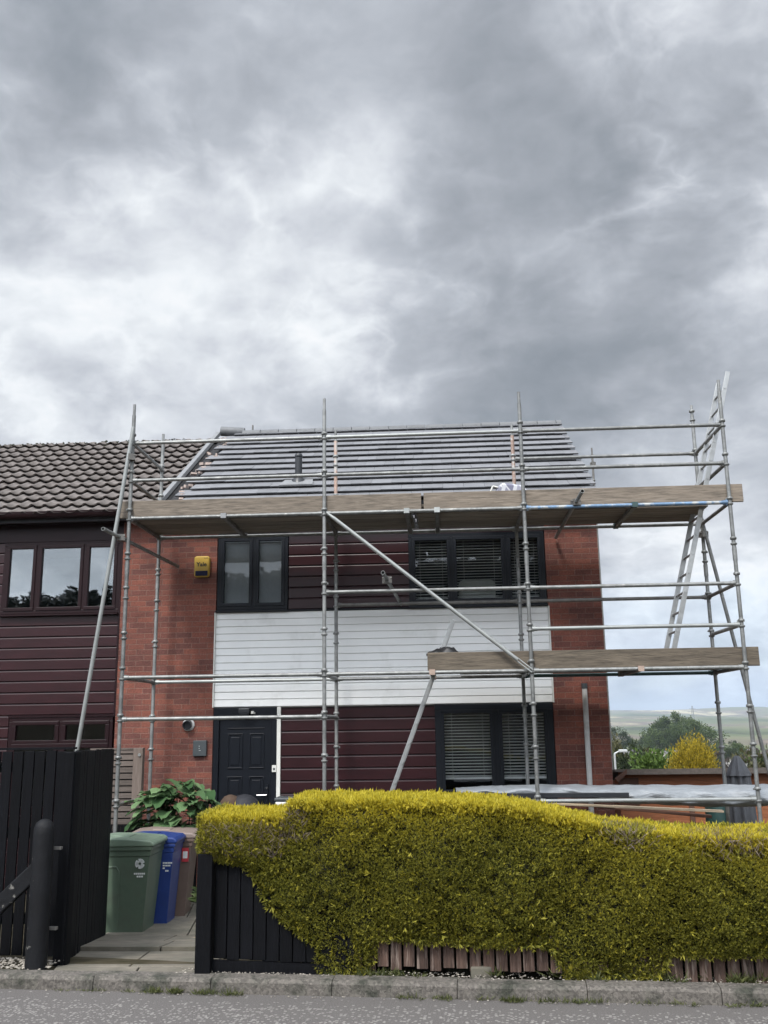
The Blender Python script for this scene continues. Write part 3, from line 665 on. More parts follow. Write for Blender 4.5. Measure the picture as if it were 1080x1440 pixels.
# floodlight over the door
b = MB(); b.box(-2.815, -2.665, YF-.11, YF-.02, 1.775, 1.835); b.prism([(-2.80,1.75),(-2.68,1.75),(-2.665,1.775),(-2.815,1.775)], YF-.10, YF-.05, 'y'); fl = b.build('floodlight', 'pvc_black', house, bevel=.006)
b = MB(); b.tube((-2.63, YF-.06, 1.765), (-2.63, YF-.06, 1.80), .022); b.box(-2.655, -2.60, YF-.05, YF+.003, 1.76, 1.785); b.build('sensor', 'white_trim', fl)
# alarm box
b = MB(); b.prism([(-3.505,3.965),(-3.50,3.69),(-3.475,3.677),(-3.31,3.677),(-3.285,3.69),(-3.28,3.965),(-3.31,3.98),(-3.475,3.98)], YF-.075, YF-.0005, 'y')
ab = b.build('alarm_box', 'yellow', house, bevel=.02, seg=3)
b = MB(); b.box(-3.482, -3.303, YF-.083, YF-.070, 3.692, 3.765); b.build('strobe_lens', 'alarm_blue', ab, bevel=.008)
def text_mesh(txt, size, loc, m, parent, name='lettering', rot=(R(90), 0, 0), ext=.0015, bold=.0):
    cu = bpy.data.curves.new(name, 'FONT'); cu.body = txt; cu.size = size; cu.extrude = ext; cu.align_x = 'CENTER'; cu.offset = bold
    t = bpy.data.objects.new(name, cu); C.objects.link(t); bpy.context.view_layer.update()
    me = bpy.data.meshes.new_from_object(t.evaluated_get(bpy.context.evaluated_depsgraph_get())); bpy.data.objects.remove(t)
    me.name = name; me.materials.clear(); me.materials.append(MT[m])
    o = bpy.data.objects.new(name, me); C.objects.link(o); o.parent = parent; o.rotation_euler = rot; o.location = loc
    return o
text_mesh('Yale', .085, (-3.393, YF-.0765, 3.83), 'ink', ab, bold=.002)
b = MB(); b.box(-3.36, -3.335, YF-.078, YF-.074, 3.945, 3.951); b.box(-3.33, -3.305, YF-.078, YF-.074, 3.945, 3.951); b.build('indicator', 'ink', ab)
# boiler flue and meter box
b = MB(); b.tube((-3.535, YF-.085, 1.62), (-3.535, YF+.02, 1.635), .062, 20, hollow=True); fl2 = b.build('flue', 'pvc_black', house)
b = MB(); b.lathe([(.06, 0), (.085, 0), (.085, .012), (.06, .012)], n=20, m=Matrix.Translation((-3.53, YF-.001, 1.628)) @ Matrix.Rotation(R(90), 4, 'X')); b.build('flange', 'pipe_white', fl2)
b = MB(); b.box(-3.45, -3.262, YF-.05, YF-.0005, 1.205, 1.415); mb_ = b.build('meter_box', 'grey_box', house, bevel=.008)
b = MB(); b.box(-3.365, -3.357, YF-.054, YF-.05, 1.335, 1.345); b.box(-3.365, -3.357, YF-.054, YF-.05, 1.305, 1.315); b.box(-3.365, -3.34, YF-.054, YF-.05, 1.28, 1.285); b.build('marking', 'print_white', mb_)
# lime streak is part of the brick's wear; capped pale downpipe on the right pier
b = MB(); b.tube((1.895, YF-.055, -.45), (1.905, YF-.055, 2.03), .036, 16)
dp = b.build('downpipe', 'pipe_white', house); dp['label'] = 'short pale capped downpipe on the right brick pier'
b = MB(); b.tube((1.905, YF-.055, 2.03), (1.905, YF-.055, 2.10), .041, 16); b.build('pipe_cap', 'grey_box', dp)
# eaves: soffit, fascia, gutter
def eaves(x0, x1, parent, fm, gm):
    b = MB(); b.box(x0, x1, 12.995, 13.02, 4.50, 4.655); b.box(x0, x1, 13.02, YF+.02, 4.52, 4.54); b.build('fascia', fm, parent)
    b = MB(); prof = []
    for i in range(9): a = math.pi + math.pi*i/8; prof.append((12.935+.055*math.cos(a), 4.645+.10*math.sin(a)*.95))
    prof += [(12.982, 4.645)]
    for i in range(7): a = 2*math.pi - math.pi*i/6; prof.append((12.935+.045*math.cos(a), 4.645+.085*math.sin(a)*.95))
    b.prism(prof, x0, x1)
    x = x0+.4
    g = b.build('gutter', gm, parent)
    while x < x1: 
        bb = MB(); bb.prism([(12.935+(.062)*math.cos(math.pi+math.pi*i/8), 4.65+.106*math.sin(math.pi+math.pi*i/8)*.95) for i in range(9)], x, x+.05); x += 2.0
        bb.build('gutter_joint', gm, g)
eaves(-3.95, 2.2, house, 'anthracite', 'anthracite')
eaves(-12, -3.955, neigh, 'maroon_frame', 'maroon_frame')
# roofs
def roof_deck(x0, x1, name, parent, m):
    b = MB(); b.prism([(EAVE_Y+.06, EAVE_Z-.015), (RID_Y, RID_Z-.05), (2*RID_Y-EAVE_Y, EAVE_Z-.05), (2*RID_Y-EAVE_Y, EAVE_Z-.10), (RID_Y, RID_Z-.12), (EAVE_Y+.06, EAVE_Z-.075)], x0, x1)
    return b.build(name, m, parent)
roof = roof_deck(-3.95, 2.20, 'roof', house, 'deck_felt'); roof_n = roof_deck(-12, -3.951, 'roof', neigh, 'deck_felt'); roof_n.location.z -= .09
GA = .328; NR = 13
b = MB(); mo = MB()
for k in range(NR):
    s0 = k*GA - .03; s1 = min(s0+GA+.07, sl_len-.01)
    x = -3.83 + (.0 if k % 2 else .15) ; first = True
    while x < 2.215:
        x2 = min(x+.30, 2.235)
        if x2 - x < .04: x2 = 2.235
        j = random.uniform(-.004, .004); h0 = .073+random.uniform(-.003, .003); h1 = .012
        b.add([rp(x+.0015, s0+j, h0), rp(x2-.0015, s0+j, h0), rp(x2-.0015, s1, h1+.012), rp(x+.0015, s1, h1+.012),
               rp(x+.0015, s0+j+.020, h0-.026), rp(x2-.0015, s0+j+.020, h0-.026), rp(x2-.0015, s1, h1-.012), rp(x+.0015, s1, h1-.012)],
              [(0,1,2,3),(4,7,6,5),(0,4,5,1),(1,5,6,2),(2,6,7,3),(3,7,4,0)])
        if x2 >= 2.235: break
        x = x2
    if k < NR-1:
      for _ in range(3):
        xx = -3.86+random.uniform(0, .16); ss = s0+random.uniform(.05, .28); q = random.uniform(.012, .035); h = random.uniform(.0, .03)
        mm = Matrix.Translation(rp(xx, ss, h)) @ Matrix.Rotation(random.uniform(0, 1.5), 4, 'Z') @ Matrix.Rotation(random.uniform(-.4, .4), 4, 'X')
        mo = MB(); mo.box(-q*1.4, q*1.4, -q, q, 0, random.uniform(.02, .045), mm); mo.build('mortar_lump', 'mortar', roof)
nt_ = b.build('roof_tiles', 'newtile', roof); nt_['label'] = 'new smooth grey roof tiles laid in straight courses'
b = MB(); x = -3.55
while x < 2.2:
    x2 = min(x+.335, 2.245); n = 10; o_ = random.uniform(-.004, .004)
    ring = lambda xx, q: [Vector((xx, RID_Y+q*math.cos(math.pi*i/n), RID_Z-.035+q*.62*math.sin(math.pi*i/n)+o_)) for i in range(n+1)]
    A, B, A2, B2 = ring(x+.005, .158), ring(x2-.005, .158), ring(x+.005, .135), ring(x2-.005, .135)
    vs = A+B+A2+B2; m_ = n+1; fs = []
    for i in range(n): fs += [(i, i+1, m_+i+1, m_+i), (2*m_+i, 3*m_+i, 3*m_+i+1, 2*m_+i+1), (i, 2*m_+i, 2*m_+i+1, i+1), (m_+i, m_+i+1, 3*m_+i+1, 3*m_+i)]
    b.add(vs, fs); x = x2
b.build('ridge_tiles', 'ridge', roof)
b = MB()
mm = Matrix.Translation((-3.75, RID_Y-.02, RID_Z+.045)) @ Matrix.Rotation(R(4), 4, 'Y') @ Matrix.Rotation(R(4), 4, 'Z')
b.lathe([(.085, -.22), (.09, -.21), (.09, .21), (.085, .22)], n=16, m=mm @ Matrix.Rotation(R(90), 4, 'Y'))
tag(b.build('ridge_tile', 'ridge'), 'loose grey ridge tile lying at the left end of the new ridge', 'roof tile')
b = MB(); b.add([rp(-4.03, -.06, .082), rp(-3.968, -.06, .075), rp(-3.968, sl_len-.06, .075), rp(-4.03, sl_len-.06, .082), rp(-4.06, -.06, .02), rp(-3.955, -.06, .02), rp(-3.955, sl_len-.06, .02), rp(-4.06, sl_len-.06, .02)],
   [(0,1,2,3),(4,7,6,5),(0,4,5,1),(1,5,6,2),(2,6,7,3),(3,7,4,0)]); b.build('flashing_strip', 'lead', roof)
# rear slope: one plain course sheet so the roof is closed from behind
# old pantiles
P = .2; sub = 10; xs_ = np.arange(-12.0, -4.07, P/sub)
def wave(x):
    ph = (x/P) % 1.0
    return np.where(ph < .45, .027*np.sin(np.pi*ph/.45), -.009*np.sin(np.pi*(ph-.45)/.55))
verts = []; faces = []
for k in range(NR):
    s0 = k*GA - .03; s1 = min(s0+GA+.05, sl_len-.005); base = len(verts)
    jit = np.repeat(rng.uniform(-.009, .009, len(xs_)//sub+2), sub)[:len(xs_)]
    lift = np.repeat(rng.uniform(-.003, .006, len(xs_)//sub+2), sub)[:len(xs_)]
    wv = wave(xs_ + (k % 2)*0)
    for i, xx in enumerate(xs_):
        h = .064+wv[i]+lift[i]
        verts += [rp(xx, s0+jit[i], h), rp(xx, s1, wv[i]+.012), rp(xx, s0+jit[i]+.03, h-.030)]
    for i in range(len(xs_)-1):
        a = base+3*i; faces += [(a, a+3, a+4, a+1), (a+2, a+5, a+3, a)]
b = MB(); b.add(verts, faces, True); b.sm = [bool(j % 2 == 0) for j in range(len(b.f))]
ot = b.build('roof_tiles', 'oldtile', roof_n, fix=False); ot['label'] = 'old weathered brown wavy roof tiles'
b = MB(); x = -12
while x < -3.95:
    x2 = min(x+.42, -3.95); n = 8; o_ = random.uniform(-.008, .008); q = .14
    ring = lambda xx, q: [Vector((xx, RID_Y+q*math.cos(math.pi*i/n), RID_Z-.085+q*.62*math.sin(math.pi*i/n)+o_)) for i in range(n+1)]
    A, B, A2, B2 = ring(x+.004, .14), ring(x2-.004, .14), ring(x+.004, .11), ring(x2-.004, .11)
    vs = A+B+A2+B2; m_ = n+1; fs = []
    for i in range(n): fs += [(i, i+1, m_+i+1, m_+i), (2*m_+i, 3*m_+i, 3*m_+i+1, 2*m_+i+1), (i, 2*m_+i, 2*m_+i+1, i+1), (m_+i, m_+i+1, 3*m_+i+1, 3*m_+i)]
    b.add(vs, fs); x = x2
b.build('ridge_tiles', 'oldridge', roof_n)
n_ = 900; mx_ = rng.uniform(-12, -4.0, n_); ms_ = sl_len - np.abs(rng.normal(0, .16, n_)); mh = rng.uniform(.0, .045, n_)
pos = np.array([tuple(rp(a, s_, h)) for a, s_, h in zip(mx_, ms_, mh)])
v, f = stones(n_, (0, 0), (0, 0), lambda a, b: 0*a, .012, .035); v = v + np.repeat(pos, 6, 0)
tag(np_mesh('moss', v, f, 'moss', roof_n), None, None) if False else np_mesh('moss', v, f, 'moss', roof_n)
# soil vent pipe through the new roof
vp = thing('vent_pipe', 'dark grey soil vent pipe standing up through the new roof tiles', 'vent pipe', (-2.085, 13.62, 5.40))
zb_ = EAVE_Z + (13.62-EAVE_Y)*sdir.z/sdir.y
b = MB(); b.tube((-2.085, 13.62, zb_-.1), (-2.085, 13.62, zb_+.44), .054, 18); b.build('pipe', 'pvc_black', vp)
b = MB(); b.lathe([(.054, .44), (.060, .45), (.060, .48), (.048, .505), (.02, .515)], (-2.085, 13.62, zb_), 18); b.build('cowl', 'pvc_black', vp)
b = MB(); b.lathe([(.13, -.02), (.10, .09), (.068, .13), (.057, .16)], (-2.085, 13.62, zb_), 18); b.build('collar', 'pvc_black', vp)
b = MB(); b.add([rp(-2.34, .60, .095), rp(-1.84, .60, .095), rp(-1.87, .88, .085), rp(-2.29, .88, .085)], [(0,1,2,3)]); b.add([rp(-2.34, .60, .095), rp(-1.84, .60, .095), rp(-1.84, .60, .07), rp(-2.34, .60, .07)], [(0,1,2,3)]); b.build('flashing', 'lead', vp)

# --- neighbour front
cladding('cladding', -12, -4.58, 1.79, 3.195, .156, 'maroon', neigh)['label'] = 'maroon cladding boards between the floors'
cladding('cladding', -12, -6.34, 3.195, 4.26, .156, 'maroon', neigh); cladding('cladding', -12, -6.10, -.5, 1.785, .156, 'maroon', neigh)
b = MB(); b.box(-12, -4.575, YF+.012, YF+.12, 4.262, 4.53); b.build('frieze', 'maroon_frame', neigh)
cladding('cladding', -6.09, -4.58, -.5, .45, .156, 'maroon', neigh)
b = MB(); b.box(-6.10, -4.578, YF-.005, YF+.06, 1.757, 1.788); b.box(-4.60, -4.573, YF-.005, YF+.06, 1.79, 4.26); b.build('trim', 'maroon_frame', neigh)
b = MB(); b.box(-6.34, -4.60, YF-.002, YF+.05, 3.196, 3.206); b.build('trim', 'maroon_frame', neigh)
window(neigh, -6.335, -4.602, 3.208, 4.258, [-5.83, -5.13], 'maroon_frame', gm='glass_mirror', label='maroon framed three pane upstairs window reflecting trees and sky')
wl = window(neigh, -6.085, -4.602, .45, 1.754, [-5.345], 'maroon_frame', sash=.05, label='maroon framed window with two small top lights')
b = MB(); b.box(-6.03, -4.655, YF-.012, YF+.07, 1.335, 1.40); b.build('transom', 'maroon_frame', wl, bevel=.006).location = (0,0,0)
b = MB()
for xa, xb in ((-5.98, -5.42), (-5.27, -4.71)):
    for za, zb in ((1.40, 1.445), (1.655, 1.70)): b.box(xa-.04, xb+.04, YF-.010, YF+.06, za, zb)
b.build('top_light', 'maroon_frame', wl, bevel=.005).location = (0,0,0)

# ------------------------------------------------------------------ scaffold
X0, YO, YI, Z0, GR = -3.938, 11.554, 12.854, 4.199, -.47
PX = [X0, X0+2.5, X0+5.0, X0+7.513]
def lev(k): return Z0 + .5*k
scaf = thing('scaffold', 'galvanised steel tube scaffold standing across the front of the brick house', 'scaffold', (X0, YO, GR))
TR = .0242
def standard(i, row, top, m='steel', rust=False):
    x, y = PX[i], (YO, YI)[row]
    b = MB(); b.tube((x, y, GR+.12), (x, y, top-.15), TR, 14); b.tube((x, y, top-.15), (x, y, top), .0185, 12, hollow=True)
    b.tube((x, y, GR), (x, y, GR+.5), .018, 10); b.box(x-.075, x+.075, y-.075, y+.075, GR-.002, GR+.008); b.tube((x, y, GR+.11), (x, y, GR+.15), .045, 8)
    k = -9
    while lev(k) < top-.2:
        z = lev(k)
        if z > GR+.2:
            used = True
            b.lathe([(TR, -.035), (.036, -.030), (.040, -.012), (.037, -.008), (TR, -.010)], (x, y, z), 14)
            up = .055 if random.random() < .6 else .12
            b.lathe([(TR, up-.022), (.037, up-.02), (.040, up+.0), (.034, up+.012), (TR, up+.016)], (x, y, z), 14)
            a = random.uniform(0, 6.28)
            b.box(-.012, .012, .03, .048, up-.02, up+.0, Matrix.Translation((x, y, z)) @ Matrix.Rotation(a, 4, 'Z'))
        k += 1
    jz = lev(-1)-.22
    b.tube((x, y, jz), (x, y, jz+.16), .028, 14)
    o = b.build('standard', m, scaf)
    if rust:
        b = MB(); b.tube((x, y, 4.46), (x, y, top-.16), TR+.0012, 14); q = b.build('painted_sleeve', 'steel_rust', o); q.location = (0, 0, 0); q['label'] = 'pinkish rusty upper length'
    return o
TOPO = [5.73, 5.72, 5.72, 5.79]; TOPI = [5.73, 5.70, 5.70, 5.90]
for i in range(4):
    standard(i, 0, TOPO[i])
    s_ = standard(i, 1, TOPI[i], rust=i in (1, 2))
def ledge(p0, p1, name='ledger', m='steel', gap=.03):
    p0, p1 = Vector(p0), Vector(p1); d = (p1-p0).normalized(); b = MB()
    b.tube(p0+d*gap, p1-d*gap, TR*.97, 12)
    for p, s in ((p0, 1), (p1, -1)):
        b.tube(p+d*s*.028, p+d*s*.085, .029, 10)
        b.box(-.014, .014, -.012, .012, -.034, .034, Matrix.Translation(p+d*s*.038))
    return b.build(name, m, scaf)
def Lx(k, row, i0, i1, name='ledger', ms=None):
    y = (YO, YI)[row]
    for i in range(i0, i1):
        m = ms[i] if ms and i in ms else random.choice(['steel', 'steel', 'steel', 'steel_light', 'steel'])
        ledge((PX[i], y, lev(k)), (PX[i+1], y, lev(k)), name, m)
Lx(2, 0, 0, 3, 'guard_rail', {2: 'steel'}); Lx(1, 0, 0, 3, 'guard_rail')
Lx(0, 0, 0, 3, ms={2: 'steel_blue'}); Lx(-2, 0, 1, 3, 'guard_rail'); Lx(-3, 0, 2, 3, 'guard_rail')
Lx(-4, 0, 0, 3); Lx(-5, 0, 0, 1); Lx(-7, 0, 2, 3, ms={2: 'steel_light'})
Lx(2, 1, 2, 3, 'guard_rail'); Lx(0, 1, 0, 3); Lx(-2, 1, 1, 3, 'guard_rail', {1: 'steel_dark', 2: 'steel_dark'}); Lx(-4, 1, 0, 3, ms={0: 'steel_light', 1: 'steel', 2: 'steel_green'})
for i, ks in enumerate(((2, 1, 0, -4, -7), (0, -4, -5), (0, -4, -7), (2, 1, 0, -2, -3, -4, -7))):
    for k in ks:
        ledge((PX[i], YO, lev(k)), (PX[i], YI, lev(k)), 'transom', 'steel_dark' if k in (0, 1, -2) else 'steel')
def itransom(x, k, m='steel_dark', clip='steel'):
    b = MB(); b.box(x-.025, x+.025, YO+.02, YI-.02, lev(k)-.03, lev(k)+.015)
    b.build('board_transom', m, scaf, bevel=.004)
    b = MB()
    for y in (YO, YI):
        b = MB(); b.prism([(y-.034, lev(k)-.03), (y-.034, lev(k)+.034), (y+.034, lev(k)+.034), (y+.034, lev(k)-.03), (y+.027, lev(k)-.03), (y+.027, lev(k)+.026), (y-.027, lev(k)+.026), (y-.027, lev(k)-.03)], x-.035, x+.035)
        b.build('transom_clip', clip, scaf)
for x, cl in ((-2.72, 'lead'), (-.40, 'steel_light'), (-.02, 'steel_light'), (2.42, 'steel_green')): itransom(x, 0, clip=cl)
itransom(-.13, -4, clip='pinkbrick'); itransom(2.35, -4, clip='pinkbrick')
# diagonal face brace with flattened end
b = MB(); p0, p1 = Vector((-1.405, YO-.05, 4.20)), Vector((1.065, YO-.05, 2.19)); d = (p1-p0).normalized()
b.tube(p0+d*.12, p1-d*.22, TR, 12); b.tube(p0, p0+d*.13, .012, 8, TR)
sd_ = d.cross(Vector((0, 1, 0)))
for s in (-1, 1): b.tube(p1-d*.24+sd_*s*.016, p1+sd_*s*.016, .009, 8)
b.build('brace', 'steel_light', scaf)
# long rakers at both ends, with couplers
def coupler(b, p): 
    b.box(-.045, .045, -.05, .05, -.04, .04, Matrix.Translation(p) @ Matrix.Rotation(.4, 4, 'Z')); b.tube(Vector(p)+Vector((-.06, -.03, .02)), Vector(p)+Vector((.06, -.03, .02)), .01, 8)
b = MB(); b.tube((-3.915, YO-.07, 5.40), (-4.655, YO-.07, GR), TR*1.05, 14, hollow=True); b.build('raker', 'steel_light', scaf)['label'] = 'long pale tube leaning down to the left'
b = MB(); coupler(b, (-3.935, YO-.035, 5.0)); b.build('coupler', 'steel_dark', scaf)
b = MB(); b.tube((3.555, YI-.06, 4.30), (4.36, YI-.06, GR), TR, 14, hollow=True); b.build('raker', 'steel', scaf)['label'] = 'tube leaning out to the right of the end upright'
b = MB(); coupler(b, (3.575, YI-.03, 4.05)); b.build('coupler', 'steel_dark', scaf)
# loose transom stubs poking through towards the street
def stub(p0, p1, m='steel'):
    b = MB(); b.tube(p0, p1, TR, 14, hollow=True); b.build('stub_tube', m, scaf)
    b = MB()
    q = Vector(p0).lerp(Vector(p1), (YO-p0[1])/(p1[1]-p0[1])); coupler(b, q); b.build('coupler', 'steel_dark', scaf)
stub((1.721, 11.10, 4.285), (1.63, 13.14, 4.12), 'steel')
stub((-.685, 11.15, 3.365), (-.555, 13.10, 3.22), 'steel')
stub((-4.115, 11.12, 3.985), (-3.74, 13.15, 3.84), 'steel')

# boards
def board_obj(length, m, w=.225, t=.038, band=True, upright=False):
    b = MB()
    if upright: b.box(0, length, 0, t, 0, w)
    else: b.box(0, length, 0, w, 0, t)
    o = b.build('scaffold_board', m, None, bevel=.006)
    if band:
        q = MB()
        for xa in (-.002, length-.022):
            if upright: q.box(xa, xa+.024, -.002, t+.002, -.002, w+.002)
            else: q.box(xa, xa+.024, -.002, w+.002, -.002, t+.002)
        q.build('end_band', 'band', o)
    return o
zu, zl = Z0+.028, lev(-4)+.028
t1 = board_obj(3.86, 'board', upright=True, band=False); t1.location = (-4.075, YO+.03, zu-.014); tag(t1, 'pale brown toe board on edge along the left half of the upper scaffold lift', 'scaffold board')
t2 = board_obj(3.94, 'board', upright=True, band=False); t2.location = (-.185, YO+.03, zu-.014); tag(t2, 'brown toe board on edge along the right half of the upper scaffold lift', 'scaffold board')
t3 = board_obj(3.94, 'board_dark', upright=True, band=False); t3.location = (-.185, YO+.03, zl-.014); tag(t3, 'dark weathered toe board on edge along the lower scaffold lift', 'scaffold board')
t3.rotation_euler = (0, 0, 0)
first = board_obj(3.7, 'deck'); first.location = (-4.02, YO+.075, zu)
tag(first, 'scaffold board lying flat in the upper walkway behind the toe boards', 'scaffold board', 'flat boards of the upper walkway')
for r_ in range(5):
    for h in range(2):
        if r_ == 0 and h == 0: continue
        ln = 3.7
        x = (-4.02, -.30)[h] + random.uniform(-.03, .03)
        if r_ == 0 and h == 1: x = -1.31
        o = dup(first, (x, YO+.075+.236*r_, zu + (.0385 if (r_ == 0 and h == 1) else 0)))
lowb = board_obj(3.35, 'deck'); lowb.location = (.22, YO+.075, zl); tag(lowb, 'scaffold board lying flat in the lower walkway', 'scaffold board', 'flat boards of the lower walkway')
for r_ in range(1, 5): dup(lowb, (.22+random.uniform(-.02, .02), YO+.075+.236*r_, zl))

# ladders
def ladder(name, label, p0, p1, w, m='alu', step=.25, double=False):
    p0, p1 = Vector(p0), Vector(p1); t = thing(name, label, 'ladder', p0)
    d = (p1-p0).normalized(); n = Vector((d.z, 0, -d.x)); L_ = (p1-p0).length
    for s in (-1, 1):
        off = Vector((0, s*w/2, 0)); b = MB()
        for (a, c, e) in ((0, .030, .011), (0, .030, -.011)) if False else ((0, 0, 0),):
            A, B = p0+off, p1+off
            hw, ht = (.024 if w < .4 else .030), .012
            vs = []
            for P_ in (A, B):
                for sx, sy_ in ((-1, -1), (1, -1), (1, 1), (-1, 1)): vs.append(P_ + n*hw*sx + Vector((0, ht*sy_, 0)))
            b.add(vs, [(0,1,2,3)[::-1], (4,5,6,7), (0,1,5,4), (1,2,6,5), (2,3,7,6), (3,0,4,7)])
            if double:
                vs = [v + n*.075 for v in vs]; b.add(vs, [(0,1,2,3)[::-1], (4,5,6,7), (0,1,5,4), (1,2,6,5), (2,3,7,6), (3,0,4,7)])
        q = .15
        while q < L_-.1:
            P_ = p0+d*q+off; b.tube(P_-Vector((0, .018, 0)), P_+Vector((0, .018, 0)), .017, 10); q += step
        b.build('stile', m, t, bevel=.004)
        f_ = MB(); f_.box(-.045, .045, -.02, .02, -.03, .04, Matrix.Translation(p0+off)); f_.build('foot', 'rubber', t)
    q = .15
    while q < L_-.1:
        P_ = p0+d*q; b = MB(); b.tube(P_-Vector((0, w/2-.02, 0)), P_+Vector((0, w/2-.02, 0)), .015, 10); b.build('rung', m, t); q += step
    return t
ladder('ladder', 'tall aluminium ladder rising from the lower lift past the upper right corner of the scaffold', (2.80, 12.13, zl+.06), (3.822, 12.13, 6.03), .44)
ladder('ladder', 'short aluminium ladder leaning from the ground to the left end of the lower lift', (-1.13, 12.05, -.40), (.143, 12.05, 2.86), .38, double=False)

# scaffold uprights showing over the roof from the back
def pole_behind(x, y, ztop, label):
    t = thing('scaffold_pole', label, 'scaffold pole', (x, y, -1.6))
    b = MB(); b.tube((x, y, -1.6), (x, y, ztop-.14), TR, 12); b.tube((x, y, ztop-.14), (x, y, ztop), .018, 10); b.build('tube', 'steel_dark', t)
    b = MB(); coupler(b, (x, y-.03, ztop-.38)); b.build('coupler', 'steel_dark', t)
    b = MB(); b.lathe([(TR, -.02), (.04, -.01), (.04, .01), (TR, .02)], (x, y, ztop-.75), 12); b.build('collar', 'steel', t)
YB = 20.6
def at(px, py, Y_):
    d = Fv + Rv*((px-540)/FPX) - Uv*((py-720)/FPX); return Vector((0, 0, HC)) + d*(Y_/d.y)
for (px, py, lb) in ((355.5, 598, 'thin scaffold pole tip showing above the ridge near the vent pipe'), (832, 630, 'scaffold pole rising behind the right gable end of the roof')):
    p = at(px, py, YB); pole_behind(p.x, p.y, p.z, lb)

# ------------------------------------------------------------------ things on the scaffold
# stack of dark tiles on the lower lift
st = thing('tile_stack', 'stack of dark roof tiles lying on the lower scaffold lift', 'roof tiles', (.68, 12.15, zl+.038))
for k in range(4):
    b = MB(); mm = Matrix.Translation((.67+random.uniform(-.02, .02), 12.15, zl+.245+k*.03-.15)) @ Matrix.Rotation(random.uniform(-.06, .06), 4, 'Z') @ Matrix.Rotation(R(-3), 4, 'Y')
    b.box(-.22, .22, -.17, .17, 0, .024, mm); b.build('tile', 'steel_dark' if k == 3 else 'pvc_black', st, bevel=.003)
b = MB(); b.box(.45, .88, 11.98, 12.32, zl+.040, zl+.093); b.build('pallet', 'plank', st)
def lump(name, label, cat, x0, x1, y0, y1, z0, h, m, amp=.5, n=22, seed=1, prof=None):
    rr = np.random.default_rng(seed); gx, gy = np.meshgrid(np.linspace(0, 1, n), np.linspace(0, 1, n))
    ed = np.minimum(np.minimum(gx, 1-gx), np.minimum(gy, 1-gy)); hh = np.clip(ed*6, 0, 1)**.5
    nz = sum(rr.uniform(.3, 1)/(i+1)*np.sin(gx*rr.uniform(3, 9)*(i+1)+rr.uniform(0, 6))*np.sin(gy*rr.uniform(3, 9)*(i+1)+rr.uniform(0, 6)) for i in range(5))
    hz = hh*h*(1+amp*nz*.5)
    if prof is not None: hz = hz*np.interp(gx, *prof)
    v = np.stack([x0+gx*(x1-x0), y0+gy*(y1-y0), z0+np.maximum(hz, 0)], 2).reshape(-1, 3)
    vb = np.stack([x0+gx*(x1-x0), y0+gy*(y1-y0), z0+0*gx-.004], 2).reshape(-1, 3)
    i = np.arange(n*n).reshape(n, n); f = np.stack([i[:-1, :-1], i[:-1, 1:], i[1:, 1:], i[1:, :-1]], 2).reshape(-1, 4)
    o = np_mesh(name, np.concatenate([v, vb]), np.concatenate([f, f[:, ::-1]+n*n]), m, smooth=True)
    return tag(o, label, cat) if label else o
lump('plastic_sheet', 'crumpled black plastic sheet at the left end of the lower scaffold lift', 'plastic sheet', -.20, .22, YO+.075, YO+.45, zl+.20, .10, 'black_sheet', 1.2, seed=4, prof=([0, .2, .5, .7, 1], [.3, .5, 1.0, .6, .15]))
b = MB(); b.box(-.16, .20, YO+.08, YO+.40, zl+.04, zl+.195); tag(b.build('roofing_felt_roll', 'black_sheet', bevel=.03), 'black wrapped bundle under the sheet behind the lower toe board', 'bundle')
# printed wrapped pack on the upper lift by the third upright
pk = thing('wrapped_pack', 'pack in white printed wrapping standing on the upper scaffold lift', 'roofing pack', (.95, 12.45, zu+.04))
b = MB(); b.prism([(.68, zu+.04), (.78, zu+.43), (.86, zu+.50), (1.12, zu+.46), (1.20, zu+.38), (1.22, zu+.04)], 12.3, 12.62, 'y'); b.build('wrapping', 'wrap', pk, bevel=.03, seg=3)
b = MB(); b.tube((.60, 12.30, zu+.14), (.73, 12.30, zu+.45), .012, 8); b.tube((.73, 12.30, zu+.45), (.80, 12.30, zu+.43), .012, 8); b.build('strap', 'white_trim', pk)
b = MB(); mm = Matrix.Translation((1.66, 12.5, zu+.22)); b.box(-.20, .24, -.15, .15, -.17, .05, mm); tag(b.build('tile_bundle', 'steel_dark', bevel=.01), 'low dark bundle of roof tiles right of the printed pack on the upper lift', 'roof tiles')
# tarp-covered pile on the lowest tubes
n1, n2 = 420, 40
tx = np.linspace(.12, 5.0, n1); ph = np.linspace(0, 2*np.pi, n2, endpoint=False)
TX, PH = np.meshgrid(tx, ph, indexing='ij')
wob = .5*np.sin(TX*2.1)+.35*np.sin(TX*5.3+1)+.25*np.sin(TX*11+PH*2)+.2*np.sin(TX*19-PH*3)
hz = np.interp(TX, [.12, .5, 1.2, 2.2, 3.2, 4.2, 5.0], [.01, .045, .06, .105, .125, .115, .10])
cx_ = 12.22+.02*np.sin(TX*1.7); cz_ = np.interp(TX, [.12, 1.2, 2.2, 3.2, 5], [.80, .78, .735, .70, .69])
TYy = cx_+np.cos(PH)*(.38+.02*wob-.04*np.abs(np.sin(TX*6.1-PH*2.2))); TZ = cz_+np.sign(np.sin(PH))*np.abs(np.sin(PH))**.7*hz*np.where(np.sin(PH) > 0, 1+.09*wob, 1.0) - .007*np.abs(np.sin(TX*7+PH)) - .008*np.abs(np.sin(TX*9.3-PH*2.6+np.sin(TX*3)))*np.clip(np.sin(TX*2.3+1)+.4,0,1) - .006*np.abs(np.sin(TX*15+PH*3.4))*np.clip(np.sin(TX*3.7),0,1)
v = np.stack([TX, TYy, TZ], 2).reshape(-1, 3); i = np.arange(n1*n2).reshape(n1, n2)
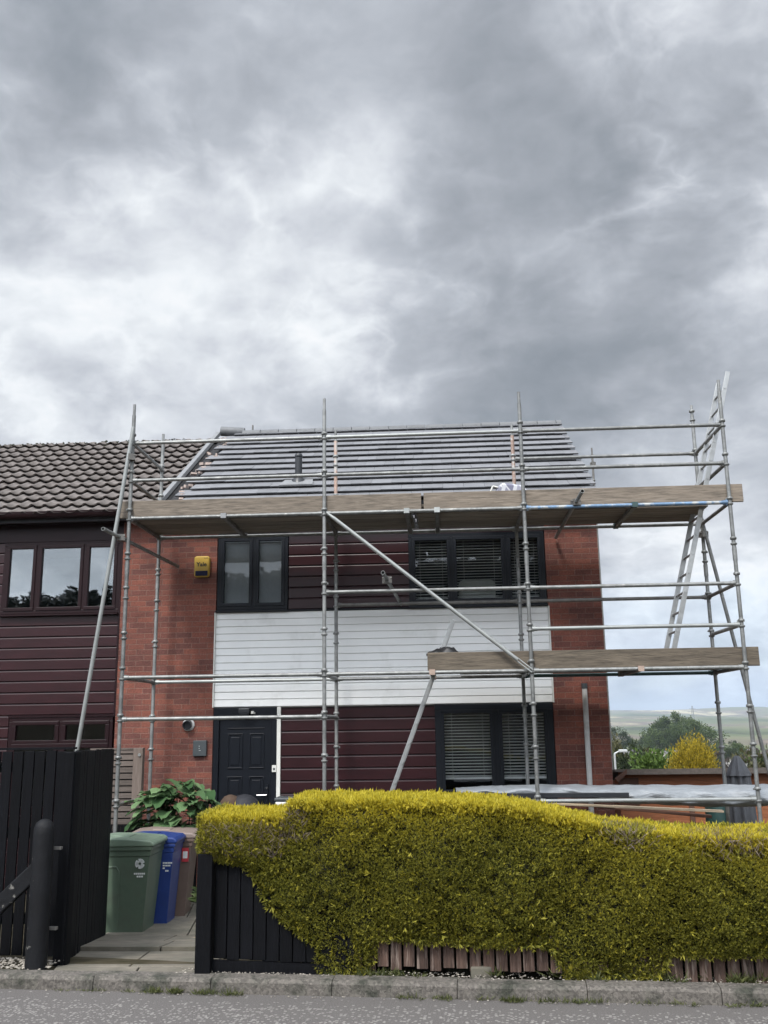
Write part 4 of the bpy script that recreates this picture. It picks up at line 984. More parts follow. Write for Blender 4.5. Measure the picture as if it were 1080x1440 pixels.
f = np.stack([i[:-1], np.roll(i, -1, 1)[:-1], np.roll(i, -1, 1)[1:], i[1:]], 2).reshape(-1, 4)
tag(np_mesh('tarpaulin', v, f, 'tarp', smooth=True), 'long pale grey tarpaulin wrapped over the pile behind the hedge', 'tarpaulin')
lz = lev(-7)
def longbar(x0, x1, y, z, w, h, name, m, label, cat, dz=0., bev=.004):
    b = MB(); L_ = x1-x0; b.box(0, L_, -w/2, w/2, 0, h); o = b.build(name, m, None, bevel=bev); o.location = (x0, y, z); o.rotation_euler = (0, math.atan2(-dz, L_), 0)
    return tag(o, label, cat)
longbar(-1.5, 2.15, 11.78, .735, .05, .055, 'fascia_board', 'pvc_black', 'long black plastic fascia board lying on the pile, reaching furthest left', 'fascia board', -.02)
longbar(-.7, 1.95, 11.70, .700, .06, .032, 'fascia_board', 'grey_box', 'dark grey plastic fascia board lying below the black one on the pile', 'fascia board', -.03)
longbar(.9, 3.2, 11.68, .665, .10, .025, 'timber_plank', 'plank', 'pale timber plank lying lowest under the tarpaulin pile', 'plank', -.12)
longbar(1.4, 3.1, 11.82, .640, .08, .035, 'timber_plank', 'shed_dark', 'dark brown timber plank sloping under the tarpaulin pile', 'plank', -.17)

# ------------------------------------------------------------------ bins
def bin_thing(label, loc, rz, body, lid, w=.56, d=.64, h=.93, s=1.0):
    """front faces +x"""
    t = thing('wheelie_bin', label, 'wheelie bin', (0, 0, 0))
    b = MB(); n = 9
    def ring(wx, wy, z, ox=0.): return [(ox+sx*wx/2, sy_*wy/2, z) for sx, sy_ in ((-1,-1),(1,-1),(1,1),(-1,1))]
    lv = [(0.03, .80), (.10, .81), (h-.12, .97), (h-.115, 1.0), (h-.02, 1.02)]
    vs = []
    for z, k in lv: vs += ring(d*k, w*k, z, -.02*(1-k))
    fs = [(0,1,2,3)[::-1]]
    for q in range(len(lv)-1):
        for i in range(4): a = q*4+i; c = q*4+(i+1) % 4; fs.append((a, c, c+4, a+4))
    fs.append((16, 17, 18, 19)); b.add(vs, fs)
    bo = b.build('body', body, t, bevel=.035, seg=3)
    b = MB()   # raised arch panel on both sides and rim
    for sy_ in (-1, 1):
        pts = [(-.22, .10), (-.22, .66), (-.19, .71), (-.03, .71), (0, .66), (0, .10)]
        for (x0, z0), (x1, z1) in zip(pts[:-1], pts[1:]):
            f0 = sy_*w/2*(.80+.17*(z0/(h-.12)))*1.003; f1 = sy_*w/2*(.80+.17*(z1/(h-.12)))*1.003
            b.tube((x0, f0, z0), (x1, f1, z1), .008, 8)
    b.box(-d*.53, d*.53, -w*.53, w*.53, h-.055, h-.022); b.build('rim', body, t, bevel=.012)
    b = MB()
    prof = [(-.56*d, h-.02), (.565*d, h-.02), (.565*d, h+.015), (.50*d, h+.042), (.1*d, h+.066), (-.3*d, h+.070), (-.52*d, h+.055), (-.56*d, h+.03)]
    b.prism(prof, -w*.545, w*.545, 'y'); ld = b.build('lid', lid, t, bevel=.018, seg=3)
    b = MB(); b.prism([(-.20*d, h+.058), (.10*d, h+.055), (.10*d, h+.074), (-.20*d, h+.084)], -w*.24, w*.24, 'y'); b.build('lid_panel', lid, t, bevel=.015)
    b = MB(); b.tube((-d*.62, -w*.42, h-.0), (-d*.62, w*.42, h-.0), .016, 12)
    for y in (-w*.42, 0, w*.42): b.tube((-d*.62, y, h), (-d*.5, y, h-.02), .014, 10)
    b.build('handle', body, t)
    for y in (-w*.40, w*.40):
        b = MB(); b.tube((-d*.42, y-.025, .10), (-d*.42, y+.025, .10), .10, 20); b.build('wheel', 'rubber', t, bevel=.01)
    b = MB(); b.tube((-d*.42, -w*.4, .10), (-d*.42, w*.4, .10), .010, 8); b.build('axle', 'steel', t)
    for ch in t.children: ch.location = (0, 0, 0)
    t.location = loc; t.rotation_euler = (0, 0, rz); t.scale = (s, s, s)
    return t
GB = bin_thing('green wheelie bin with a pale green lid, nearest the black fence on the path', (-3.365, 10.28, -.475), R(2), 'green_bin', 'green_lid', w=.56, d=.66, s=.97)
BB = bin_thing('blue wheelie bin between the green and the brown bin', (-3.235, 10.78, -.49), R(3), 'blue_bin', 'blue_bin', w=.48, d=.58, s=.95)
NB = bin_thing('brown wheelie bin furthest back beside the hedge', (-3.24, 11.28, -.52), R(6), 'brown_bin', 'brown_lid', w=.58, d=.74, h=.99, s=.92)
def bin_print(t, x, z, w, d, h, lines, emblem, rowh=.028, sc_=1.):
    b = MB()
    f = lambda zz: -w/2*(.80+.17*(zz/(h-.12)))-.003
    for k, (wd, off) in enumerate(lines):
        zz = z-k*rowh; n = max(1, int(wd/.018))
        for q in range(n):
            xa = x+off+q*wd/n; b.box(xa, xa+wd/n*.75, f(zz)-.002, f(zz)+.001, zz-.008*sc_, zz+.008*sc_)
    if emblem:
        for a in range(3):
            a0 = a*2.09+.5
            for q in range(4):
                t0 = a0+q*.38; b.box(-.018, .018, -.002, .002, -.012, .012, Matrix.Translation((x+.06+math.cos(t0)*.032, f(z+.10)-.001, z+.10+math.sin(t0)*.032)) @ Matrix.Rotation(-t0, 4, 'Y'))
    o = b.build('print', 'print_white', t); o.location = (0, 0, 0)
bin_print(GB, .16, .64, .56, .66, .93, [(.12, 0), (.07, .03)], True)
bin_print(BB, .17, .70, .48, .58, .93, [(.11, 0), (.09, .0), (.03, 0), (.04, .03)], False)
b = MB()
for z0_, z1_, x0_, x1_ in ((.70, .86, .25, .33),): b.box(x0_, x1_, -.292, -.284, z0_, z1_)
o = b.build('sticker', 'red', NB); o.location = (0, 0, 0)
b = MB(); b.box(.262, .318, -.2945, -.290, .74, .82); o2 = b.build('sticker_print', 'print_white', NB); o2.location = (0, 0, 0)

# ------------------------------------------------------------------ fences
def board_fence(t, p0, p1, ztop0, ztop1, zb0, zb1, w, gap, th=.018, name='boards', m='black_fence', jit=.004, miss=()):
    """upright boards between two ground points"""
    p0, p1 = Vector((*p0, 0)), Vector((*p1, 0)); L_ = (p1-p0).length; d = (p1-p0)/L_; n = Vector((-d.y, d.x, 0)); b = MB(); q = 0; k = 0
    while q < L_-.02:
        e = min(q+w, L_); f0 = (q+e)/2/L_
        if k not in miss:
            zt = ztop0+(ztop1-ztop0)*f0+random.uniform(-jit, jit); zb = zb0+(zb1-zb0)*f0+random.uniform(-jit, jit); o_ = random.uniform(-.003, .003); tl = random.uniform(-.003, .003)
            A, B = p0+d*q+n*o_, p0+d*e+n*o_
            vs = [A, B, B+n*th, A+n*th]; vs = [Vector((v.x, v.y, zb)) for v in vs] + [Vector((v.x+d.x*tl, v.y+d.y*tl, zt)) for v in vs]
            b.add(vs, [(0,3,2,1),(4,5,6,7),(0,1,5,4),(1,2,6,5),(2,3,7,6),(3,0,4,7)])
        q += w+gap; k += 1
    return b.build(name, m, t, bevel=.003)
lf = thing('board_fence', 'tall black board fence at the left end of the path', 'fence', (-2.62, 6.68, .08))
board_fence(lf, (-6.4, 6.82), (-2.66, 6.78), 1.45, 1.445, .09, .09, .072, .009)
b = MB()
for z in (.28, .85, 1.30): b.box(-6.4, -2.66, 6.85, 6.89, z, z+.07)
b.box(-6.4, -2.64, 6.79, 6.85, 1.455, 1.47)
b.build('rail', 'black_fence', lf).location = -lf.location
b = MB(); b.box(-2.665, -2.575, 6.68, 6.77, .05, 1.44); b.build('post', 'black_fence', lf, bevel=.006)
board_fence(lf, (-2.585, 6.66), (-3.44, 9.95), 1.445, 1.385, .06, -.42, .095, .004, jit=.006)
b = MB()
for z in (.1, .75, 1.25):
    b.add([(-2.64, 6.72, z), (-3.49, 9.93, z-.25), (-3.53, 9.93, z-.25), (-2.68, 6.72, z), (-2.64, 6.72, z+.07), (-3.49, 9.93, z-.18), (-3.53, 9.93, z-.18), (-2.68, 6.72, z+.07)], [(0,3,2,1),(4,5,6,7),(0,1,5,4),(1,2,6,5),(2,3,7,6),(3,0,4,7)])
b.build('rail', 'black_fence', lf)
# short post with a sloping rail in front of it
bp_ = thing('barrier_post', 'weathered round topped black post with a sloping rail, in front of the tall black fence', 'post', (-2.70, 6.50, .07))
b = MB(); b.lathe([(.070, -.15), (.068, .82), (.066, .86), (.054, .895), (.028, .915), (.005, .92)], (-2.70, 6.50, .09), 16); b.build('post', 'black_worn', bp_)
b = MB(); mm = Matrix.Translation((-2.74, 6.52, .755)) @ Matrix.Rotation(R(-43), 4, 'Y'); b.box(-.95, .02, -.035, .035, -.10, .0, mm); b.build('rail', 'black_worn', bp_, bevel=.008)
for z in (.805, .30):
    b = MB(); b.box(-2.76, -2.60, 6.555, 6.585, z, z+.018, None); b.build('bracket', 'steel_dark', bp_)
# black fence under the left end of the hedge
rf_ = thing('board_fence', 'low black board fence under the left end of the golden hedge', 'fence', (-1.55, 6.42, .1))
b = MB(); b.box(-1.61, -1.51, 6.33, 6.43, .02, .80); b.build('post', 'black_fence', rf_, bevel=.006)
board_fence(rf_, (-1.505, 6.40), (-.60, 6.335), .86, .80, .16, .14, .080, .006)
board_fence(rf_, (-1.46, 6.475), (-.60, 6.41), .84, .80, .14, .12, .08, .006)  # second board layer, added to keep light out of the gaps
b = MB(); b.add([(-1.51, 6.385, .065), (-.62, 6.32, .045), (-.62, 6.35, .045), (-1.51, 6.415, .065), (-1.51, 6.385, .155), (-.62, 6.32, .135), (-.62, 6.35, .135), (-1.51, 6.415, .155)], [(0,3,2,1),(4,5,6,7),(0,1,5,4),(1,2,6,5),(2,3,7,6),(3,0,4,7)])
b.build('gravel_board', 'black_fence', rf_)
b = MB(); b.box(-1.50, -.62, 6.425, 6.445, .30, .38); b.box(-1.50, -.62, 6.425, 6.445, .68, .75); b.build('rail', 'black_fence', rf_)
# red-brown boards under the hedge
of = thing('board_fence', 'low red brown board fence rotting under the golden hedge', 'fence', (.7, 6.3, .1))
for x0, x1, zt, zb in ((-.62, .72, .40, .105), (.72, 1.32, .33, .08), (1.32, 3.4, .36, .055)):
    board_fence(of, (x0, kerb_y(x0)+.215), (x1, kerb_y(x1)+.215), zt, zt, zb+.01, zb-.01, .068, .014, th=.02, m='old_wood', jit=.022)
b = MB()
for x0 in (.12, 2.3): b = MB(); b.box(x0, x0+.13, kerb_y(x0)+.20, kerb_y(x0)+.30, .03, .135); b.build('concrete_block', 'concrete', of, bevel=.01)
# grey brown slatted screen by the house
scn = thing('slatted_screen', 'grey brown slatted timber screen left of the leafy shrub', 'fence panel', (-4.1, 12.3, -.45))
b = MB(); z = -.38
while z < 1.30:
    b.box(-4.55, -3.985, 12.29, 12.312, z, z+.062, None); z += .079
b.build('slats', 'grey_wood', scn)
b = MB(); b.box(-4.55, -3.99, 12.325, 12.335, -.45, 1.32); b.build('shade_backing', 'black_fence', scn)  # black sheet standing in for the shade between the slats
b = MB(); b.box(-3.985, -3.862, 12.25, 12.35, -.5, 1.345); b.build('post', 'grey_post', scn, bevel=.006)
b = MB(); b.box(-4.56, -3.986, 12.28, 12.325, 1.325, 1.345); b.build('rail', 'grey_wood', scn)
b = MB(); b.tube((-3.90, 12.235, 1.26), (-3.90, 12.25, 1.26), .02, 12); b.build('eye_bolt', 'steel', scn)
lk = thing('board_fence', 'low black board fence behind the wheelie bins', 'fence', (-3.6, 12.0, -.45))
board_fence(lk, (-4.5, 11.95), (-3.0, 12.05), .43, .43, -.45, -.45, .09, .006, jit=.01)

# ------------------------------------------------------------------ golden hedge
def hz_top(x): return np.interp(x, [-1.7, -1.06, -1.02, -.4, .35, .7, 1.05, 1.6, 4], [1.010, 1.015, 1.110, 1.108, 1.085, 1.02, .935, .885, .88])
def hz_bot(x): return np.interp(x, [-1.62, -1.30, -1.18, -1.03, -.86, -.82, -.52, -.44, .0, .60, .70, 1.22, 1.32, 1.85, 4], [.79, .72, .52, .37, .27, .09, .09, .30, .275, .26, .09, .08, .225, .245, .23])
def bulge(x, z):
    t = (z-hz_bot(x))/(hz_top(x)-hz_bot(x))
    b_ = .06*np.sin(np.clip(t, 0, 1)*np.pi) + .030*np.sin(x*4.1+z*3) + .022*np.sin(x*9.3-z*7+1) + .016*np.sin(x*17+z*13)
    return b_ - .10*np.clip(.22-t, 0, 1) - .07*np.clip(t-.9, 0, .1)*10*.6
HXL, HXR, HD = -1.60, 3.15, .78
hroot = thing('hedge', 'clipped golden conifer hedge along the kerb', 'hedge', (1.2, 6.6, .1))
def hfront(x): return kerb_y(x)+.14
# dark core: shade inside the hedge painted as a solid mass
gx = np.linspace(HXL+.05, HXR, 140); gt = np.linspace(0, 1, 14)
GXm, GTm = np.meshgrid(gx, gt, indexing='ij')
zb_, zt_ = np.where(GXm > -.58, .05, hz_bot(GXm)+.05), hz_top(GXm)-.05  # core carried to the ground so gaps between the boards stay dark
zz = zb_+(zt_-zb_)*GTm
fr = np.stack([GXm, hfront(GXm)+.06-bulge(GXm, zz)+np.where(zz < hz_bot(GXm)+.06, .12, 0), zz], 2); bk = np.stack([GXm, hfront(GXm)+HD-.07, zz], 2)
loop = np.concatenate([fr, bk[:, ::-1]], 1); n1, n2 = loop.shape[:2]; i = np.arange(n1*n2).reshape(n1, n2)
f = np.stack([i[:-1], np.roll(i, -1, 1)[:-1], np.roll(i, -1, 1)[1:], i[1:]], 2).reshape(-1, 4)
v = loop.reshape(-1, 3)
np_mesh('dark_core', v, f, 'hedge_core', hroot, smooth=True)
pos = []; dr = []; gold = []; lng = []
# front
n = 150000
x = rng.uniform(HXL, 3.15, n); z = hz_bot(x)-.02+(hz_top(x)-hz_bot(x)+.03)*rng.random(n)
dp_ = rng.random(n)**1.6*.085
gapn = np.sin(x*23+np.sin(z*31)*1.3)*np.sin(z*27+np.sin(x*19)*1.5)
y = hfront(x)-bulge(x, z)+dp_ + np.clip(-gapn-.35, 0, 1)*.07
pos.append(np.stack([x, y, z], 1))
d = np.stack([rng.normal(0, .55, n), -1.0+rng.normal(0, .35, n), .75+rng.normal(0, .5, n)], 1); dr.append(d)
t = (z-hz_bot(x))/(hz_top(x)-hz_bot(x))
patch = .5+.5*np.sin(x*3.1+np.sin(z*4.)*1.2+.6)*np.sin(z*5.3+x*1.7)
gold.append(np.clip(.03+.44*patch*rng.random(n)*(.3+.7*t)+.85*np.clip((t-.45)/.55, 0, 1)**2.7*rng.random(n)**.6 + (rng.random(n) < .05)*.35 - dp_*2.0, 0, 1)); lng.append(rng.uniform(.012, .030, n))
# top
n = 47000
x = rng.uniform(HXL, 3.15, n); w_ = rng.random(n); y = hfront(x)-.02+HD*w_; z = hz_top(x)+.012*np.sin(x*31)*np.sin(y*27)-rng.random(n)**2*.06
pos.append(np.stack([x, y, z], 1)); dr.append(np.stack([rng.normal(0, .45, n), rng.normal(-.15, .45, n), 1+0*x], 1))
deadm = ((x > .95) & (np.sin(x*5.2+2.4)*np.sin(y*6+1) > .15))
gold.append(np.clip(.55+.45*rng.random(n), 0, 1)*np.where(deadm, .25, 1)); lng.append(rng.uniform(.020, .045, n))
# right end, out of frame
n = 6000
zz = hz_bot(3.15)+rng.random(n)*(hz_top(3.15)-hz_bot(3.15)); yy = hfront(3.15)+HD*rng.random(n); pos.append(np.stack([3.15+.03*rng.random(n), yy, zz], 1)); dr.append(np.stack([1+rng.normal(0, .3, n), rng.normal(0, .5, n), .6+rng.normal(0, .4, n)], 1)); gold.append(.3*rng.random(n)); lng.append(rng.uniform(.02, .045, n))
# left end, step face, back
n = 5200
zz = .79+rng.random(n)*.24; yy = hfront(HXL)+HD*rng.random(n); pos.append(np.stack([HXL-.01+.03*rng.random(n), yy, zz], 1)); dr.append(np.stack([-1+rng.normal(0, .3, n), rng.normal(0, .5, n), .6+rng.normal(0, .4, n)], 1)); gold.append(np.clip((zz-.93)*5, 0, .8)*rng.random(n)); lng.append(rng.uniform(.025, .05, n))
n = 14000
x = rng.uniform(HXL, 3.15, n); z = hz_bot(x)+(hz_top(x)-hz_bot(x))*rng.random(n); pos.append(np.stack([x, hfront(x)+HD-.05*rng.random(n), z], 1)); dr.append(np.stack([rng.normal(0, .5, n), 1+rng.normal(0, .3, n), .7+rng.normal(0, .4, n)], 1)); gold.append(.3*rng.random(n)); lng.append(rng.uniform(.025, .05, n))
# stray shoots standing proud of the clipped faces
n = 1500
x = rng.uniform(HXL, 3.15, n); y = hfront(x)-.01+HD*rng.random(n); z = hz_top(x)-.01; pos.append(np.stack([x, y, z], 1)); dr.append(np.stack([rng.normal(0, .4, n), rng.normal(-.2, .4, n), 1+0*x], 1)); gold.append(.5+.5*rng.random(n)); lng.append(rng.uniform(.035, .075, n))
n = 1300
x = rng.uniform(HXL, 3.15, n); z = hz_bot(x)+(hz_top(x)-hz_bot(x))*rng.random(n); pos.append(np.stack([x, hfront(x)-bulge(x, z), z], 1)); dr.append(np.stack([rng.normal(0, .5, n), -.7+rng.normal(0, .3, n), .7+rng.normal(0, .6, n)], 1)); gold.append(.45*rng.random(n)); lng.append(rng.uniform(.028, .055, n))
# underside fringe
n = 7000
x = rng.uniform(HXL, 3.15, n); z = hz_bot(x)+rng.normal(.01, .012, n); pos.append(np.stack([x, hfront(x)+.02+.25*rng.random(n), z], 1)); dr.append(np.stack([rng.normal(0, .6, n), -.8+rng.normal(0, .3, n), rng.normal(-.1, .5, n)], 1)); gold.append(.25*rng.random(n)**2); lng.append(rng.uniform(.025, .06, n))
P_ = np.concatenate(pos); D_ = unit(np.concatenate(dr)); G_ = np.concatenate(gold); LN = np.concatenate(lng)
# each sprig: a main spear and two side spears
vs, fs, gs = [], [], []; o_ = 0
for sgn in (0, 1, -1):
    sd_ = unit(np.cross(D_, unit(rng.normal(size=D_.shape)))); dd = D_ + sd_*(.75*sgn); q = LN*(1 if sgn == 0 else .68)
    st_ = P_ + D_*(LN*.25)[:, None]*(0 if sgn == 0 else 1)
    v, f = leaves(st_, dd, q, q*.20+.0018, .06); vs.append(v); fs.append(f+o_); gs.append(np.repeat(np.clip(G_, 0, 1), 4)); o_ += len(v)
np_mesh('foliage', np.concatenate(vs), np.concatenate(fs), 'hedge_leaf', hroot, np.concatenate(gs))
# bare twigs in the dead patches
n = 3600; x = np.concatenate([rng.normal(1.12, .10, 900), rng.normal(1.72, .16, 1700), rng.uniform(-1.58, -.9, 1000)]); y = hfront(x)+rng.uniform(-.05, .45, n); z = hz_top(x)-rng.random(n)**1.5*.12
lo = np.arange(n) >= 2600; z[lo] = hz_top(x[lo])-.05-.20*rng.random(lo.sum()); y[lo] = hfront(x[lo])-bulge(x[lo], z[lo])+rng.uniform(-.01, .04, lo.sum())
v, f = leaves(np.stack([x, y, z], 1), np.stack([rng.normal(0, .7, n), rng.normal(-.4, .5, n), .8+rng.normal(0, .3, n)], 1), rng.uniform(.04, .085, n), .0042)
np_mesh('bare_twigs', v, f, 'twig', hroot)

# ------------------------------------------------------------------ small plants
def blades(n, xr, yr, z0, h0, h1, w, clump=0):
    if clump:
        cx = rng.uniform(*xr, clump); cy_ = rng.uniform(*yr, clump); k = rng.integers(0, clump, n); x = cx[k]+rng.normal(0, .022, n); y = cy_[k]+rng.normal(0, .012, n)
    else: x = rng.uniform(*xr, n); y = rng.uniform(*yr, n)
    return leaves(np.stack([x, y, z0+0*x], 1), np.stack([rng.normal(0, .8, n), rng.normal(0, .6, n)-.2, .8+0*x], 1), rng.uniform(h0, h1, n), w, .1)
bl = [blades(420, (-1.9, -1.3), (-.03, -.004), .002, .02, .06, .005, 9), blades(260, (-.4, .6), (-.03, -.004), .002, .015, .05, .005, 12), blades(900, (.3, 4), (-.035, .0), .002, .015, .05, .005, 45),
      blades(900, (.1, 4), (.13, .28), .08, .03, .10, .007, 26), blades(400, (-.9, -.2), (.13, .22), .08, .02, .07, .006, 14), blades(150, (-2.5, -1.6), (-.02, -.004), .002, .01, .03, .004, 8)]
vv = []; ff = []; o_ = 0
for v, f in bl: vv.append(v); ff.append(f+o_); o_ += len(v)
tag(kerbframe(np_mesh('weeds', np.concatenate(vv), np.concatenate(ff), 'grass')), 'thin weeds and grass growing along the kerb foot and under the hedge', 'weeds', kind='stuff')
# big-leaved shrub by the wall
sh = thing('shrub', 'broad leaved green shrub against the brick wall left of the door', 'shrub', (-3.28, 11.9, -.45))
b = MB()
for k in range(9):
    a = random.uniform(0, 6.28); b.tube((-3.30+random.uniform(-.05, .05), 11.95, -.45), (-3.30+math.cos(a)*.28, 11.9+math.sin(a)*.2, random.uniform(.55, .9)), .008, 6)
b.build('stem', 'bark', sh)
b = MB()
def bigleaf(p, d, L_, W_):
    d = Vector(d).normalized(); up = Vector((0, 0, 1)); s = d.cross(up).normalized(); nrm = s.cross(d)
    rows = [(0, .05), (.18, .62), (.42, 1.0), (.68, .85), (.87, .45), (1.0, .02)]; vs = []
    for t_, w__ in rows:
        c = Vector(p)+d*L_*t_ - nrm*(L_*.30*t_*t_); wv = .012*math.sin(t_*20)
        vs += [c - s*W_*.5*w__ + nrm*(.16*W_*w__+wv), c, c + s*W_*.5*w__ + nrm*(.16*W_*w__-wv)]
    fs = []
    for i in range(len(rows)-1):
        a = i*3; fs += [(a, a+1, a+4, a+3), (a+1, a+2, a+5, a+4)]
    b.add(vs, fs, True)
for k in range(150):
    a = random.uniform(0, 6.28); rr_ = random.random()**.5; px, py = -3.29+math.cos(a)*rr_*.38, 11.85+math.sin(a)*rr_*.26
    pz = .34+.62*random.random()*(1-.25*rr_) + .03*math.cos(a)
    bigleaf((px, py, pz), (math.cos(a)*.8+random.uniform(-.5, .5), -.55+math.sin(a)*.4+random.uniform(-.4, .4), random.uniform(-.25, .5)), random.uniform(.18, .30), random.uniform(.15, .22))
b.build('leaves', 'big_leaf', sh, fix=False)
n = 1600; x = rng.uniform(-3.75, -2.9, n); y = rng.uniform(11.7, 12.0, n); z = .30+.14*rng.random(n)-.15*np.abs(x+3.3)
v, f = leaves(np.stack([x, y, z], 1), rng.normal(size=(n, 3))+[0, -.5, .2], rng.uniform(.03, .06, n), .03, .1)
tag(np_mesh('ivy', v, f, 'dark_leaf'), 'dark ivy growing over the low fence behind the bins', 'ivy')
# pot and odds beside the gate post
pt = thing('plant_pot', 'black plant pot with a small leafy plant behind the gate post', 'plant pot', (-2.28, 9.6, -.38))
b = MB(); b.lathe([(.10, 0), (.135, .30), (.15, .31), (.15, .36), (.13, .36), (.125, .30)], (-2.28, 9.6, -.38), 18); b.build('pot', 'rubber', pt)
n = 220; u_ = unit(rng.normal(size=(n, 3))); u_[:, 2] = np.abs(u_[:, 2]); v, f = leaves(np.array([-2.28, 9.6, -.03])+u_*.05, u_, rng.uniform(.10, .22, n), .05, .1); np_mesh('leaves', v, f, 'green_leaf', pt)
b = MB(); b.prism([(-2.47, -.40), (-2.33, -.40), (-2.39, .02), (-2.44, .05)], 9.82, 9.85, 'y'); tag(b.build('white_panel', 'white_trim', bevel=.006), 'small white triangular panel leaning behind the brown bin', 'panel')
b = MB(); b.tube((-2.52, 9.35, -.36), (-2.18, 9.25, -.27), .012, 8); b.tube((-2.42, 9.2, -.35), (-2.16, 9.05, -.33), .018, 8); tag(b.build('timber_offcuts', 'plank'), 'thin pale timber offcuts lying on the path by the gate post', 'timber')
# covered rounded thing and white box before the door
cv = thing('covered_barbecue', 'rounded brown and dark cover peeking over the hedge before the navy door', 'cover', (-2.75, 12.6, -.45))
b = MB(); b.lathe([(.14, -.45), (.155, .50), (.145, .58), (.125, .66), (.08, .715), (.02, .735)], (-2.79, 12.6, 0), 20); b.build('cover', 'brown_cover', cv)
b = MB(); b.lathe([(.22, -.45), (.23, .45), (.21, .58), (.16, .67), (.09, .72), (.02, .735)], (-2.62, 12.66, 0), 20); b.build('side_cover', 'dark_cover', cv)
wb = thing('storage_box', 'white box with a grey lid right of the front door, mostly hidden by the hedge', 'box', (-2.0, 12.6, -.45))
b = MB(); b.box(-2.185, -1.80, 12.45, 12.80, -.45, .655); b.build('box', 'white_pvc', wb, bevel=.02)
b = MB(); b.box(-2.195, -1.79, 12.44, 12.81, .655, .70); b.build('lid', 'grey_box', wb, bevel=.015)

# ------------------------------------------------------------------ right-hand garden
sd2 = thing('garden_shed', 'orange brown timber shed with a dark flat roof beyond the right gable', 'shed', (5, 18, -1.5))
b = MB(); z = -1.6
while z < .74: b.box(2.95, 9.5, 17.0, 17.03, z, min(z+.118, .74)); z += .122
b.prism([(17.03,-1.6),(20,-1.6),(20,.36),(17.03,.62)],2.95,3.0); b.prism([(17.03,-1.6),(20,-1.6),(20,.36),(17.03,.62)],9.45,9.5); b.box(3.0, 9.45, 19.95, 20, -1.6, .35)
b.build('wall', 'shed_wood', sd2)
b = MB(); b.box(2.94, 3.28, 16.975, 16.998, .2, .64); b.box(4.6, 4.68, 16.975, 16.998, -1.5, .2); b.box(4.1, 4.18, 16.97, 16.998, -1.5, .2); b.build('trim', 'shed_dark', sd2)
b = MB(); b.prism([(16.82, .755), (16.82, .795), (20.2, .46), (20.2, .40)], 2.86, 9.7); b.prism([(16.80, .705), (16.80, .795), (16.82, .795), (16.82, .705)], 3.05, 9.7); rf3 = b.build('roof', 'felt', sd2)
b = MB(); b.prism([(2.85, .645), (3.06, .797), (3.06, .725), (2.9, .59)], 16.78, 16.84, 'y'); b.build('barge_board', 'shed_dark', sd2)
b = MB(); b.tube((3.92, 16.96, .50), (4.06, 16.96, .50), .008, 8); b.tube((3.92, 16.96, .50), (3.92, 16.96, .45), .008, 8); b.tube((4.06, 16.96, .50), (4.06, 16.96, .45), .008, 8); b.build('handle', 'rubber', sd2)
pr_ = thing('parasol', 'closed dark grey garden parasol in front of the shed', 'parasol', (4.24, 14.5, -1.0))
def folded(prof, n=48, amp=.28, lobes=8):
    vs = []; 
    for r_, z in prof:
        for i in range(n):
            a = 2*math.pi*i/n; q = r_*(1+amp*math.cos(lobes*a+z*1.5)); vs.append((4.235+q*math.cos(a), 14.5+q*math.sin(a), z))
    fs = [(k*n+i, k*n+(i+1) % n, (k+1)*n+(i+1) % n, (k+1)*n+i) for k in range(len(prof)-1) for i in range(n)]
    return vs, fs
b = MB(); b.add(*folded([(.17, -.10), (.165, .2), (.15, .5), (.13, .80), (.10, .86)]), True); b.build('canopy', 'parasol', pr_, fix=False)
b = MB(); b.add(*folded([(.165, .80), (.15, .84), (.09, .98), (.045, 1.06), (.02, 1.08)], amp=.12), True); b.build('cap', 'parasol', pr_, fix=False)
b = MB(); b.tube((4.235, 14.5, -1.05), (4.235, 14.5, .9), .022, 10); b.build('pole', 'steel_dark', pr_); b = MB(); b.lathe([(.25, 0), (.25, .06), (.05, .10)], (4.235, 14.5, -1.0), 20); b.build('base', 'rubber', pr_)
gb = thing('water_butt', 'dark green water butt left of the closed parasol', 'water butt', (4.0, 14.6, -.95))
b = MB(); b.lathe([(.16, 0), (.19, .1), (.20, .8), (.19, 1.42), (.17, 1.46)], (3.98, 14.75, -.95), 20); b.build('barrel', 'green_can', gb)
b = MB(); b.lathe([(.20, 1.46), (.20, 1.50), (.15, 1.52), (.02, 1.53)], (3.98, 14.75, -.95), 20); b.build('lid', 'green_lid', gb)

